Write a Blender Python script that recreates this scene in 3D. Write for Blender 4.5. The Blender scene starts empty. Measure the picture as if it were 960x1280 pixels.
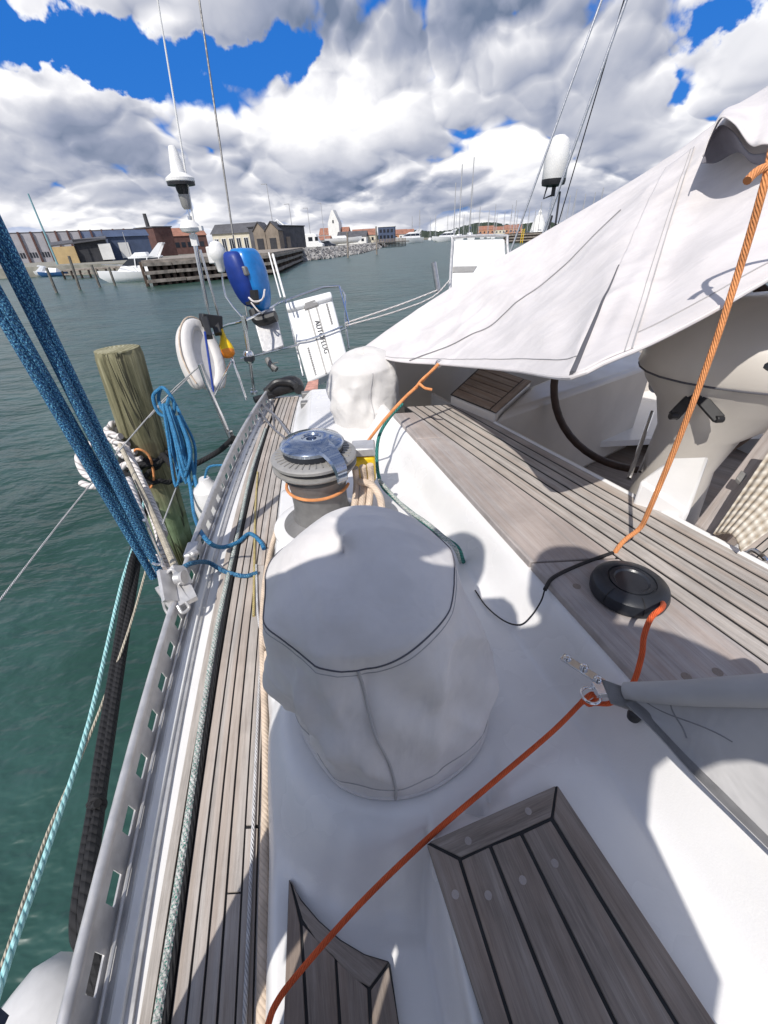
import bpy, math, random
from mathutils import Vector, Matrix, Euler, noise as mnoise
random.seed(7)
R = math.radians
scene = bpy.context.scene
COL = scene.collection

# ------------------------------------------------------------------ camera model
F = 510.0; PIT = R(33.77); ROL = R(3.0); CZ = 2.6
_f = Vector((0, math.cos(PIT), -math.sin(PIT)))
_u0 = Vector((0, math.sin(PIT), math.cos(PIT))); _r0 = Vector((1, 0, 0))
_R = _r0*math.cos(ROL) - _u0*math.sin(ROL)
_U = _r0*math.sin(ROL) + _u0*math.cos(ROL)
CAM = Vector((0, 0, CZ))
def ray(px, py): return _f + _R*((px-480)/F) + _U*((640-py)/F)
def P(px, py, z):                       # point of a sight line at height z
    d = ray(px, py); return CAM + d*((z-CZ)/d.z)
def W(px, py, t): return CAM + ray(px, py)*t      # point at depth t
def PY(px, py, Y):                      # point of a sight line at distance Y
    d = ray(px, py); return CAM + d*(Y/d.y)

# ------------------------------------------------------------------ node helpers
class NT:
    def __init__(s, tree): s.t = tree; s.n = tree.nodes; s.l = tree.links
    def new(s, typ, **kw):
        n = s.n.new(typ)
        for k, v in kw.items(): setattr(n, k, v)
        return n
    def put(s, sock, v):
        if isinstance(v, bpy.types.NodeSocket): s.l.new(v, sock)
        elif v is not None: sock.default_value = v
    def m(s, op, a, b=None, c=None, clamp=False):
        n = s.new('ShaderNodeMath', operation=op); n.use_clamp = clamp
        for i, v in enumerate((a, b, c)):
            if v is not None: s.put(n.inputs[i], v)
        return n.outputs[0]
    def vm(s, op, a, b=None, sc=None):
        n = s.new('ShaderNodeVectorMath', operation=op); s.put(n.inputs[0], a)
        if b is not None: s.put(n.inputs[1], b)
        if sc is not None: s.put(n.inputs['Scale'], sc)
        return n.outputs[0]
    def noise(s, vec, scale, detail=4, rough=.55, dist=0.0, col=False):
        n = s.new('ShaderNodeTexNoise'); s.put(n.inputs['Vector'], vec)
        n.inputs['Scale'].default_value = scale; n.inputs['Detail'].default_value = detail
        n.inputs['Roughness'].default_value = rough; n.inputs['Distortion'].default_value = dist
        return n.outputs['Color' if col else 'Fac']
    def ramp(s, fac, stops, interp='LINEAR'):
        n = s.new('ShaderNodeValToRGB'); s.put(n.inputs[0], fac)
        cr = n.color_ramp; cr.interpolation = interp
        while len(cr.elements) < len(stops): cr.elements.new(.5)
        for e, (p, c) in zip(cr.elements, stops):
            e.position = p; e.color = (c[0], c[1], c[2], 1) if len(c) == 3 else c
        return n.outputs[0]
    def mix(s, fac, a, b, blend='MIX'):
        n = s.new('ShaderNodeMix', data_type='RGBA', blend_type=blend)
        def c4(v): return (v[0], v[1], v[2], 1) if isinstance(v, (tuple, list)) else v
        s.put(n.inputs['Factor'], fac); s.put(n.inputs['A'] if False else n.inputs[6], c4(a)); s.put(n.inputs[7], c4(b))
        return n.outputs[2]
    def smooth(s, x, a, b, lo=0.0, hi=1.0):
        n = s.new('ShaderNodeMapRange', interpolation_type='SMOOTHSTEP')
        s.put(n.inputs[0], x); n.inputs[1].default_value = a; n.inputs[2].default_value = b
        n.inputs[3].default_value = lo; n.inputs[4].default_value = hi
        return n.outputs[0]
    def coord(s, which='Object'): return s.new('ShaderNodeTexCoord').outputs[which]
    def scale(s, vec, x, y, z):
        n = s.new('ShaderNodeVectorMath', operation='MULTIPLY'); s.put(n.inputs[0], vec); n.inputs[1].default_value = (x, y, z)
        return n.outputs[0]
    def sep(s, vec):
        n = s.new('ShaderNodeSeparateXYZ'); s.put(n.inputs[0], vec); return n.outputs
    def comb(s, x, y, z):
        n = s.new('ShaderNodeCombineXYZ')
        for i, v in enumerate((x, y, z)): s.put(n.inputs[i], v)
        return n.outputs[0]
    def bump(s, h, strength=.3, dist=.01, normal=None):
        n = s.new('ShaderNodeBump'); n.inputs['Strength'].default_value = strength; n.inputs['Distance'].default_value = dist
        s.put(n.inputs['Height'], h)
        if normal is not None: s.put(n.inputs['Normal'], normal)
        return n.outputs[0]

def material(name):
    m = bpy.data.materials.new(name); m.use_nodes = True
    t = NT(m.node_tree); b = t.n['Principled BSDF']
    return m, t, b

def plain(name, col, rough=.5, metal=0.0, var=.12, nscale=8.0, bump=0.0, bscale=60.0, coat=0.0):
    m, t, b = material(name)
    c = t.coord('Object')
    n = t.noise(c, nscale, 5, .6)
    k = t.smooth(n, .3, .7, 1-var, 1+var*.5)
    t.put(b.inputs['Base Color'], t.mix(1.0, col, t.comb(k, k, k), 'MULTIPLY'))
    b.inputs['Roughness'].default_value = rough; b.inputs['Metallic'].default_value = metal
    rr = t.smooth(t.noise(c, nscale*2.3, 3), .3, .7, max(.02, rough*.8), min(1, rough*1.2))
    t.put(b.inputs['Roughness'], rr)
    if coat: b.inputs['Coat Weight'].default_value = coat; b.inputs['Coat Roughness'].default_value = .08
    if bump: t.put(b.inputs['Normal'], t.bump(t.noise(c, bscale, 4), bump, .004))
    return m

def rope_mat(name, a, bcol, strands=6.0, pitch=.05, fleck=None, fl=.62, bump=.7, rough=.85):
    """laid / braided rope, uv: u round the rope, v metres along it"""
    m, t, b = material(name)
    uv = t.sep(t.coord('UV'))
    ph = t.m('ADD', t.m('MULTIPLY', uv[0], strands), t.m('DIVIDE', uv[1], pitch))
    ph2 = t.m('SUBTRACT', t.m('MULTIPLY', uv[0], strands), t.m('DIVIDE', uv[1], pitch))
    s1 = t.m('ABSOLUTE', t.m('SINE', t.m('MULTIPLY', ph, math.pi)))
    s2 = t.m('ABSOLUTE', t.m('SINE', t.m('MULTIPLY', ph2, math.pi)))
    h = t.m('MAXIMUM', s1, s2) if fleck else s1
    col = t.mix(t.smooth(s1, 0, .7), bcol, a)
    if fleck:
        cell = t.noise(t.comb(t.m('MULTIPLY', ph, 1.0), t.m('MULTIPLY', ph2, 1.0), 0.0), 2.9, 2)
        col = t.mix(t.smooth(cell, fl-.04, fl+.04), col, fleck)
    g = t.noise(t.coord('Object'), 25, 3)
    k = t.smooth(g, .3, .7, .8, 1.1)
    t.put(b.inputs['Base Color'], t.mix(1.0, col, t.comb(k, k, k), 'MULTIPLY'))
    b.inputs['Roughness'].default_value = rough
    t.put(b.inputs['Normal'], t.bump(h, bump, .004))
    return m

def teak_mat(name, base, dark, light, streak=(70, 3.0)):
    """silvered teak, uv in metres: u across the plank, v along it"""
    m, t, b = material(name)
    uv = t.coord('UV')
    v = t.scale(uv, streak[0], streak[1], 1)
    n = t.noise(v, 1.0, 7, .68, .6)
    fine = t.noise(t.scale(uv, 420, 14, 1), 1.0, 4, .7)
    big = t.noise(t.scale(uv, 24, .55, 1), 1.0, 2)
    col = t.ramp(t.m('ADD', t.m('MULTIPLY', n, .6), t.m('MULTIPLY', fine, .4)), [(.3, dark), (.5, base), (.72, light)])
    warm = t.mix(t.smooth(big, .40, .62, 0, .45), col, tuple(c*f for c, f in zip(base, (1.0, .86, .76))))
    blot = t.smooth(t.noise(t.coord('Object'), 5, 5, .6), .35, .65, .85, 1.08)
    t.put(b.inputs['Base Color'], t.mix(1.0, warm, t.comb(blot, blot, blot), 'MULTIPLY'))
    b.inputs['Roughness'].default_value = .75
    t.put(b.inputs['Normal'], t.bump(t.m('ADD', n, fine), .35, .0015))
    return m

def fabric_mat(name, col, rough=.8, weave=900.0, wrinkle=.25, trans=0.0, var=.1):
    m, t, b = material(name)
    c = t.coord('Object')
    w = t.noise(c, weave, 2)
    k = t.noise(c, 7, 5, .6)
    kk = t.smooth(k, .3, .7, 1-var, 1+var*.4)
    t.put(b.inputs['Base Color'], t.mix(1.0, col, t.comb(kk, kk, kk), 'MULTIPLY'))
    b.inputs['Roughness'].default_value = rough
    b.inputs['Sheen Weight'].default_value = .15
    wr = t.noise(t.scale(c, 1, 1, .6), 9, 3, .5, .8)
    n1 = t.bump(wr, wrinkle, .03)
    t.put(b.inputs['Normal'], t.bump(w, .12, .001, n1))
    if trans:
        tr = t.new('ShaderNodeBsdfTranslucent'); t.put(tr.inputs['Color'], (col[0], col[1], col[2]*.95, 1))
        mx = t.new('ShaderNodeMixShader'); mx.inputs[0].default_value = trans
        t.l.new(b.outputs[0], mx.inputs[1]); t.l.new(tr.outputs[0], mx.inputs[2])
        t.l.new(mx.outputs[0], t.n['Material Output'].inputs['Surface'])
    return m

M = {}
M['gelcoat'] = plain('gelcoat', (.76, .75, .74), .24, var=.09, nscale=2.4, bump=.10, bscale=260, coat=.3)
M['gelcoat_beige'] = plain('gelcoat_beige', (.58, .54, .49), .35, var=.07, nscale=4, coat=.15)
M['hull_white'] = plain('hull_white', (.78, .78, .78), .2, var=.06, coat=.4)
M['white_paint'] = plain('white_paint', (.8, .8, .79), .35, var=.06)
M['white_plastic'] = plain('white_plastic', (.78, .77, .75), .4, var=.08)
M['fender_white'] = plain('fender_white', (.66, .65, .64), .55, var=.18, nscale=5)
M['caulk'] = plain('caulk', (.012, .012, .013), .6)
M['black'] = plain('black', (.018, .018, .02), .45, var=.3)
M['black_rubber'] = plain('black_rubber', (.02, .023, .03), .38, var=.3, bump=.1, bscale=200)
M['alu'] = plain('alu', (.62, .62, .63), .42, 1.0, var=.12, nscale=30)
M['alu_dull'] = plain('alu_dull', (.60, .59, .585), .45, .55, var=.15, nscale=20)
M['steel'] = plain('steel', (.72, .72, .72), .14, 1.0, var=.08, nscale=10)
M['winch_grey'] = plain('winch_grey', (.36, .35, .335), .5, .35, var=.1, nscale=20)
M['winch_dark'] = plain('winch_dark', (.20, .195, .19), .55, .3, var=.15, nscale=20)
M['winch_chrome'] = plain('winch_chrome', (.42, .48, .58), .16, 1.0, var=.15, nscale=12)
M['teak'] = teak_mat('teak', (.405, .37, .34), (.20, .178, .16), (.56, .525, .49))
M['teak_cap'] = teak_mat('teak_cap', (.385, .35, .335), (.23, .205, .19), (.50, .465, .45))
M['teak_panel'] = teak_mat('teak_panel', (.25, .21, .18), (.10, .082, .07), (.39, .345, .31), (55, 4))
M['teak_brown'] = teak_mat('teak_brown', (.34, .26, .20), (.17, .11, .075), (.52, .44, .37), (60, 4))
M['cover_grey'] = fabric_mat('cover_grey', (.66, .635, .62), .75, wrinkle=.3)
M['cover_white'] = fabric_mat('cover_white', (.62, .60, .58), .8, wrinkle=.3)
M['tarp'] = fabric_mat('tarp', (.76, .72, .71), .7, wrinkle=.25, trans=.12)
M['tarp_band'] = fabric_mat('tarp_band', (.73, .69, .68), .7, wrinkle=.2, trans=.1)
M['webbing'] = rope_mat('webbing', (.50, .49, .49), (.24, .24, .25), .5, .012, bump=.8)
M['mesh_cloth'] = fabric_mat('mesh_cloth', (.46, .45, .445), .8, wrinkle=.5, trans=.1)
M['seam'] = plain('seam', (.10, .10, .115), .8)
M['flap_shade'] = plain('flap_shade', (.20, .195, .23), .8)  # painted shade under the awning flap, not a cloth colour
M['seam_mid'] = plain('seam_mid', (.24, .235, .24), .8)
M['seam_soft'] = plain('seam_soft', (.42, .41, .41), .8)
M['blue_cover'] = plain('blue_cover', (.006, .18, .52), .35, var=.15, nscale=12, coat=.3)
M['blue_dark'] = plain('blue_dark', (.004, .03, .22), .5, var=.2)
M['yellow'] = plain('yellow', (.86, .56, .01), .4, var=.1)
M['orange_float'] = plain('orange_float', (.85, .26, .02), .45)
M['lcd'] = plain('lens_glass', (.10, .09, .075), .12, coat=.6)
M['rope_blue'] = rope_mat('rope_blue', (.008, .075, .19), (.004, .03, .095), 7, .02, fleck=(.14, .40, .56), fl=.57)
M['rope_blue_light'] = rope_mat('rope_blue_light', (.02, .17, .36), (.008, .07, .17), 6, .02, fleck=(.14, .40, .58), fl=.60)
M['rope_orange'] = rope_mat('rope_orange', (.74, .12, .03), (.52, .075, .02), 8, .008, bump=.5)
M['rope_peach'] = rope_mat('rope_peach', (.82, .34, .13), (.60, .23, .08), 8, .008, bump=.5)
M['rope_beige'] = rope_mat('rope_beige', (.64, .52, .41), (.54, .43, .33), 6, .012, bump=.25)
M['rope_white'] = rope_mat('rope_white', (.72, .68, .66), (.34, .31, .30), 3, .07, bump=1.0)
M['rope_thin'] = rope_mat('rope_thin', (.62, .62, .63), (.36, .36, .38), 4, .010, bump=.6)
M['rope_greenfleck'] = rope_mat('rope_greenfleck', (.55, .54, .52), (.32, .32, .31), 4, .016, fleck=(.02, .20, .15), fl=.56)
M['rope_black'] = rope_mat('rope_black', (.012, .012, .014), (.004, .004, .005), 4, .03)
M['rope_teal'] = rope_mat('rope_teal', (.38, .66, .66), (.16, .40, .42), 3, .03)
M['rope_green'] = rope_mat('rope_green', (.03, .20, .17), (.012, .09, .08), 4, .02)
M['rope_cream'] = rope_mat('rope_cream', (.50, .45, .36), (.33, .29, .22), 3, .02)
M['wire'] = rope_mat('wire', (.5, .5, .5), (.3, .3, .3), 3, .01)
M['leather'] = plain('leather', (.055, .032, .024), .5, var=.25, nscale=20)
M['flag_red'] = plain('flag_red', (.55, .28, .22), .8, var=.3, nscale=20)
M['rope_yellow'] = rope_mat('rope_yellow', (.55, .45, .20), (.36, .28, .10), 3, .01)

# weathered piling
m, t, b = material('piling_wood'); c = t.coord('Object')
g = t.noise(t.scale(c, 20, 20, 1.1), 1.0, 8, .72, .5); big = t.noise(c, 3, 5, .6)
crk = t.noise(t.scale(c, 9, 9, .35), 1.0, 3, .55, .3)
z = t.sep(c)[2]
top = t.ramp(g, [(.30, (.06, .06, .028)), (.5, (.195, .18, .10)), (.70, (.36, .34, .215))])
alg = t.ramp(t.m('ADD', t.m('MULTIPLY', big, .7), t.m('MULTIPLY', g, .3)), [(.35, (.07, .10, .04)), (.52, (.20, .27, .15)), (.66, (.36, .44, .31))])
low = t.smooth(t.m('ADD', z, t.m('MULTIPLY', big, .5)), 1.25, .75)
cc = t.mix(low, top, alg)
cc = t.mix(t.smooth(t.noise(c, 4.5, 3), .58, .70, 0, .6), cc, (.13, .10, .055))
cc = t.mix(t.smooth(t.m('ABSOLUTE', t.m('SUBTRACT', crk, .5)), .0, .022, .85, 0), cc, (.03, .027, .015))
wet = t.smooth(t.m('ADD', z, t.m('MULTIPLY', g, .3)), .62, .34)
cc = t.mix(wet, cc, (.035, .036, .010))
t.put(b.inputs['Base Color'], cc); b.inputs['Roughness'].default_value = .8
t.put(b.inputs['Normal'], t.bump(t.m('SUBTRACT', g, t.smooth(t.m('ABSOLUTE', t.m('SUBTRACT', crk, .5)), .0, .03, 1.0, 0)), .8, .012)); M['piling'] = m
m, t, b = material('piling_end_grain'); c = t.coord('Object'); cs = t.sep(c)
rr_ = t.m('SQRT', t.m('ADD', t.m('MULTIPLY', cs[0], cs[0]), t.m('MULTIPLY', cs[1], cs[1])))
rg = t.m('SINE', t.m('ADD', t.m('MULTIPLY', rr_, 230.0), t.m('MULTIPLY', t.noise(c, 6, 3), 9.0)))
t.put(b.inputs['Base Color'], t.mix(t.smooth(t.noise(c, 11, 5, .65), .35, .65, 0, .75), t.mix(t.smooth(rg, -1, 1), (.22, .20, .11), (.42, .40, .27)), (.13, .12, .06)))
b.inputs['Roughness'].default_value = .9; t.put(b.inputs['Normal'], t.bump(t.noise(c, 60, 4), .6, .006)); M['piling_top'] = m
M['wharf_wood'] = plain('wharf_wood', (.30, .26, .22), .85, var=.45, nscale=2.0, bump=.3, bscale=8)
M['wharf_dark'] = plain('wharf_dark', (.045, .032, .025), .9, var=.5, nscale=2)
M['wharf_rust'] = plain('wharf_rust', (.085, .058, .042), .9, var=.5, nscale=1.0)
M['pole_wood'] = plain('pole_wood', (.17, .16, .14), .85, var=.4, nscale=3)

# ------------------------------------------------------------------ mesh builder
def catmull(pts, n=8, closed=False):
    pts = [Vector(p) for p in pts]
    if len(pts) < 3 and not closed: return [pts[0].lerp(pts[-1], i/n) for i in range(n+1)]
    out = []; L = len(pts)
    segs = L if closed else L-1
    for i in range(segs):
        if closed: a, b_, c_, d = (pts[(i+k-1) % L] for k in range(4))
        else:
            b_, c_ = pts[i], pts[i+1]
            a = pts[i-1] if i > 0 else b_*2-c_
            d = pts[i+2] if i+2 < L else c_*2-b_
        for k in range(n):
            u = k/n
            out.append(.5*((2*b_)+(c_-a)*u+(2*a-5*b_+4*c_-d)*u*u+(3*b_-a-3*c_+d)*u**3))
    if not closed: out.append(pts[-1])
    return out

class MB:
    def __init__(s): s.v = []; s.f = []; s.uv = []; s.mi = []
    def add(s, verts, faces, uvs=None, m=0):
        o = len(s.v); s.v += [Vector(v) for v in verts]
        for i, f in enumerate(faces):
            s.f.append([o+k for k in f]); s.mi.append(m)
            s.uv.append(uvs[i] if uvs else None)
        return s
    def box(s, c, size, rot=None, m=0, taper=1.0):
        sx, sy, sz = (k/2 for k in size); vs = []
        for z in (-1, 1):
            tp = taper if z > 0 else 1
            for (x, y) in ((-1, -1), (1, -1), (1, 1), (-1, 1)):
                v = Vector((x*sx*tp, y*sy*tp, z*sz))
                if rot is not None: v = rot @ v
                vs.append(v+Vector(c))
        return s.add(vs, [(3, 2, 1, 0), (4, 5, 6, 7), (0, 1, 5, 4), (1, 2, 6, 5), (2, 3, 7, 6), (3, 0, 4, 7)], m=m)
    def bar(s, a, b, w, h, up=(0, 0, 1), m=0):
        a, b = Vector(a), Vector(b); d = b-a; L = d.length; y = d.normalized(); x = y.cross(Vector(up))
        if x.length < 1e-4: x = y.cross(Vector((1, 0, 0)))
        x.normalize(); z = x.cross(y)
        return s.box((a+b)/2, (w, L, h), Matrix((x, y, z)).transposed(), m)
    def prism(s, top, depth, m=0, uvdir=None, uvoff=(0, 0), bot=None):
        """extrude polygon of 3D points down by depth (a vector or z amount)"""
        n = len(top); top = [Vector(p) for p in top]
        dvec = Vector((0, 0, -depth)) if not isinstance(depth, Vector) else depth
        vs = top+[p+dvec for p in top]
        nrm = Vector((0, 0, 0))
        for i in range(n):
            a, b_ = top[i], top[(i+1) % n]; nrm += a.cross(b_)
        fwd = list(range(n)); bk = list(range(2*n-1, n-1, -1))
        flip = nrm.dot(dvec) > 0
        fs = [fwd, bk]+[(i, i+n, (i+1) % n+n, (i+1) % n) for i in range(n)]
        if flip: fs = [list(reversed(f)) for f in fs]
        uvs = None
        if uvdir is not None:
            d = Vector(uvdir).normalized(); x = d.cross(nrm.normalized())
            uvs = [[(vs[k].dot(x)+uvoff[0], vs[k].dot(d)+uvoff[1]) for k in f] for f in fs]
        return s.add(vs, fs, uvs, m)
    def tube(s, pts, r, seg=8, closed=False, smooth=6, cap=True, m=0, voff=0.0):
        p = catmull(pts, smooth, closed) if smooth else [Vector(q) for q in pts]
        q = [p[0]]
        for k in p[1:]:
            if (k-q[-1]).length > 1e-6: q.append(k)
        p = q
        n = len(p)
        if n < 2: return s
        rr = r if callable(r) else (lambda u: r)
        T = []
        for i in range(n):
            a = p[(i-1) % n] if closed or i > 0 else p[0]; b_ = p[(i+1) % n] if closed or i < n-1 else p[-1]
            T.append((b_-a).normalized())
        ref = Vector((0, 0, 1)) if abs(T[0].z) < .9 else Vector((1, 0, 0))
        N = (ref-T[0]*ref.dot(T[0])).normalized()
        vs = []; L = 0; Ls = []
        for i in range(n):
            if i: L += (p[i]-p[i-1]).length
            Ls.append(L+voff)
            N = (N-T[i]*N.dot(T[i]))
            if N.length < 1e-6: N = T[i].orthogonal()
            N.normalize(); B = T[i].cross(N)
            rad = rr(i/(n-1))
            for k in range(seg):
                a = 2*math.pi*k/seg
                vs.append(p[i]+(N*math.cos(a)+B*math.sin(a))*rad)
        fs = []; uvs = []
        rows = n if closed else n-1
        for i in range(rows):
            j = (i+1) % n
            v0, v1 = Ls[i], (Ls[j] if j else L+(p[0]-p[-1]).length+voff)
            for k in range(seg):
                k2 = (k+1) % seg
                fs.append((i*seg+k, i*seg+k2, j*seg+k2, j*seg+k))
                uvs.append([(k/seg, v0), ((k+1)/seg, v0), ((k+1)/seg, v1), (k/seg, v1)])
        if cap and not closed:
            fs.append(tuple(reversed(range(seg)))); uvs.append([(0, 0)]*seg)
            fs.append(tuple((n-1)*seg+k for k in range(seg))); uvs.append([(0, 0)]*seg)
        return s.add(vs, fs, uvs, m)
    def lathe(s, prof, seg=24, mat=None, m=0, closed_prof=False, wob=None):
        vs = []; n = len(prof); mat = mat or Matrix()
        for (r, z) in prof:
            for k in range(seg):
                a = 2*math.pi*k/seg; rad = r*(wob(a, z) if wob else 1)
                vs.append(mat @ Vector((rad*math.cos(a), rad*math.sin(a), z)))
        fs = []; uvs = []
        for i in range(n-1):
            for k in range(seg):
                k2 = (k+1) % seg
                fs.append((i*seg+k, i*seg+k2, (i+1)*seg+k2, (i+1)*seg+k))
                uvs.append([(k/seg, prof[i][1]), ((k+1)/seg, prof[i][1]), ((k+1)/seg, prof[i+1][1]), (k/seg, prof[i+1][1])])
        if prof[0][0] > 1e-5: fs.append(tuple(reversed(range(seg)))); uvs.append([(0, 0)]*seg)
        if prof[-1][0] > 1e-5: fs.append(tuple((n-1)*seg+k for k in range(seg))); uvs.append([(0, 0)]*seg)
        return s.add(vs, fs, uvs, m)
    def grid(s, fn, nu, nv, m=0, flip=False):
        vs = []; 
        for j in range(nv+1):
            for i in range(nu+1): vs.append(fn(i/nu, j/nv))
        fs = []; uvs = []
        for j in range(nv):
            for i in range(nu):
                a = j*(nu+1)+i; f = (a, a+1, a+nu+2, a+nu+1)
                u = [(i/nu, j/nv), ((i+1)/nu, j/nv), ((i+1)/nu, (j+1)/nv), (i/nu, (j+1)/nv)]
                if flip: f = tuple(reversed(f)); u = list(reversed(u))
                fs.append(f); uvs.append(u)
        return s.add(vs, fs, uvs, m)
    def build(s, name, mats, parent=None, sharp=35, bevel=0, solid=0, subsurf=0, loc=None):
        me = bpy.data.meshes.new(name)
        o = bpy.data.objects.new(name, me)
        org = Vector(loc) if loc is not None else Vector((0, 0, 0))
        off = org if parent is None else Vector(parent.get('_org', (0, 0, 0)))
        me.from_pydata([v-off for v in s.v], [], s.f)
        mats = mats if isinstance(mats, (list, tuple)) else [mats]
        for k in mats: me.materials.append(M[k] if isinstance(k, str) else k)
        ul = me.uv_layers.new(name='UVMap')
        for p, u, mi in zip(me.polygons, s.uv, s.mi):
            p.material_index = mi
            if u:
                for li, q in zip(p.loop_indices, u): ul.data[li].uv = q
        me.validate(verbose=False); me.update()
        for p in me.polygons: p.use_smooth = True
        try: me.set_sharp_from_angle(angle=R(sharp))
        except Exception: pass
        COL.objects.link(o)
        if parent is not None: o.parent = parent
        elif loc is not None: o.location = loc
        o['_org'] = tuple(off)
        if solid:
            k = o.modifiers.new('thickness', 'SOLIDIFY'); k.thickness = solid; k.offset = 0
        if bevel:
            k = o.modifiers.new('bevel', 'BEVEL'); k.width = bevel; k.segments = 2; k.limit_method = 'ANGLE'; k.angle_limit = R(40)
        if subsurf:
            k = o.modifiers.new('subd', 'SUBSURF'); k.levels = subsurf; k.render_levels = subsurf
        return o

def tag(o, label=None, cat=None, group=None, kind=None):
    if label: o['label'] = label
    if cat: o['category'] = cat
    if group: o['group'] = group
    if kind: o['kind'] = kind
    return o
def thing(name, label, cat, loc=(0, 0, 0), rz=0, group=None, world=False):
    """Empty at a thing's base.  world=True: its parts are given in world coordinates"""
    o = bpy.data.objects.new(name, None); COL.objects.link(o)
    o.location = loc; o.rotation_euler = (0, 0, rz); o.empty_display_size = .2
    tag(o, label, cat, group)
    if world: o['_org'] = tuple(loc)
    return o
def sub(o, parent):
    """mark a part so its sub-parts, given in world coordinates, land right"""
    o['_org'] = tuple(parent.get('_org', (0, 0, 0))); return o
def copy_tree(o, parent=None):
    c = o.copy(); COL.objects.link(c)
    if parent is not None: c.parent = parent
    for ch in o.children: copy_tree(ch, c)
    return c
def interp(tab, x):
    if x <= tab[0][0]: a, b_ = tab[0], tab[1]
    elif x >= tab[-1][0]: a, b_ = tab[-2], tab[-1]
    else:
        for i in range(len(tab)-1):
            if tab[i][0] <= x <= tab[i+1][0]: a, b_ = tab[i], tab[i+1]; break
    return a[1]+(b_[1]-a[1])*(x-a[0])/(b_[0]-a[0])
def curve_from_px(pts, z):
    q = [P(a, b_, z) for a, b_ in pts]
    tab = sorted([(p.y, p.x) for p in q])
    # smooth: fit a quadratic through the points, so edges run fair
    n = len(tab)
    if n >= 4:
        S = [sum(y**k for y, _ in tab) for k in range(5)]; T = [sum(x*y**k for y, x in tab) for k in range(3)]
        A = Matrix(((S[0], S[1], S[2]), (S[1], S[2], S[3]), (S[2], S[3], S[4])))
        c = A.inverted() @ Vector(T)
        return lambda Y: c[0]+c[1]*max(Y, -1.2)+c[2]*max(Y, -1.2)**2+(c[1]*.6)*min(0, Y+1.2)
    return lambda Y: interp(tab, Y)
def crumple(p, s, seed=0.0):
    """cloth creases: broad buckles plus sharp ridge lines"""
    q = Vector((p[0]*s, p[1]*s, p[2]*s*.55))+Vector((seed, seed*1.7, -seed))
    w = Vector((mnoise.noise(q*.7), mnoise.noise(q*.7+Vector((5, 2, 8))), mnoise.noise(q*.7+Vector((1, 9, 4)))))*.9
    a = mnoise.noise(q*.55+w*.4)
    r1 = 1-min(1, abs(mnoise.noise(q*.8+w))*3.2); r2 = 1-min(1, abs(mnoise.noise(q*1.7+w*1.4+Vector((3, 3, 3))))*3.0)
    r3 = 1-min(1, abs(mnoise.noise(q*3.1+w*1.5+Vector((7, 1, 2))))*2.6)
    return a*.9+r1**1.6*.75+r2*r2*.34+r3*r3*.10
def smst(x, a, b):
    t_ = max(0, min(1, (x-a)/(b-a))); return t_*t_*(3-2*t_)
# ================================================================== THE YACHT
DK = 1.45; CAPZ = 1.84; PLZ = 1.70; LOWZ = 1.55
X_rail = curve_from_px([(82, 1260), (112, 1150), (162, 957), (211, 772), (237, 693), (255, 638), (280, 585), (305, 533)], DK+.095)
X_white = curve_from_px([(150, 1280), (221, 907), (243, 798), (261, 722), (281, 638), (310, 560)], DK)
X_teak = curve_from_px([(176, 1275), (240, 900), (262, 787), (296, 638), (318, 560)], DK)
X_in = curve_from_px([(320, 1280), (327, 900), (334, 760), (345, 660), (358, 570), (372, 500)], DK)
X_co = curve_from_px([(338, 1280), (343, 900), (349, 760), (357, 660), (366, 570), (377, 500)], DK)
def lin(p, q): return lambda Y: p.x+(q.x-p.x)*(Y-p.y)/(q.y-p.y)
X_cap = lin(P(490, 515, CAPZ), P(790, 840, CAPZ))
X_slat = lin(P(524, 520, CAPZ), P(960, 830, CAPZ))
X_seat = lin(P(565, 500, CAPZ), P(960, 710, CAPZ))
Y0, Y1 = -1.6, 3.72
def mixX(a, b, s): return lambda Y: a(Y)+(b(Y)-a(Y))*s

yacht = thing('sailing_yacht', 'big white sailing yacht with silvery teak decks, seen from on board', 'sailboat', (0, 1.2, 0), world=True)

def strip(mb, xa, xb, y0, y1, z, n=40, thick=.01, m=0, uvo=0.0, za=None):
    """a plank between two curves; real thickness"""
    ys = [y0+(y1-y0)*i/n for i in range(n+1)]
    vs = []
    for y in ys:
        zz = z(y) if callable(z) else z
        vs += [(xa(y), y, zz), (xb(y), y, zz), (xb(y), y, zz-thick), (xa(y), y, zz-thick)]
    fs = []; uvs = []
    def uvof(k): v = vs[k]; return (v[0]*0+(0 if k % 4 in (0, 3) else abs(xb(v[1])-xa(v[1])))+uvo, v[1]+uvo*7.3)
    for i in range(n):
        a = 4*i; b = a+4
        for q in ((a, a+1, b+1, b), (a+1, a+2, b+2, b+1), (a+2, a+3, b+3, b+2), (a+3, a, b, b+3)):
            fs.append(q); uvs.append([uvof(k) for k in q])
    fs.append((3, 2, 1, 0)); uvs.append([uvof(k) for k in (3, 2, 1, 0)])
    e = 4*n; fs.append((e, e+1, e+2, e+3)); uvs.append([uvof(e+k) for k in range(4)])
    mb.add(vs, fs, uvs, m)

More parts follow.
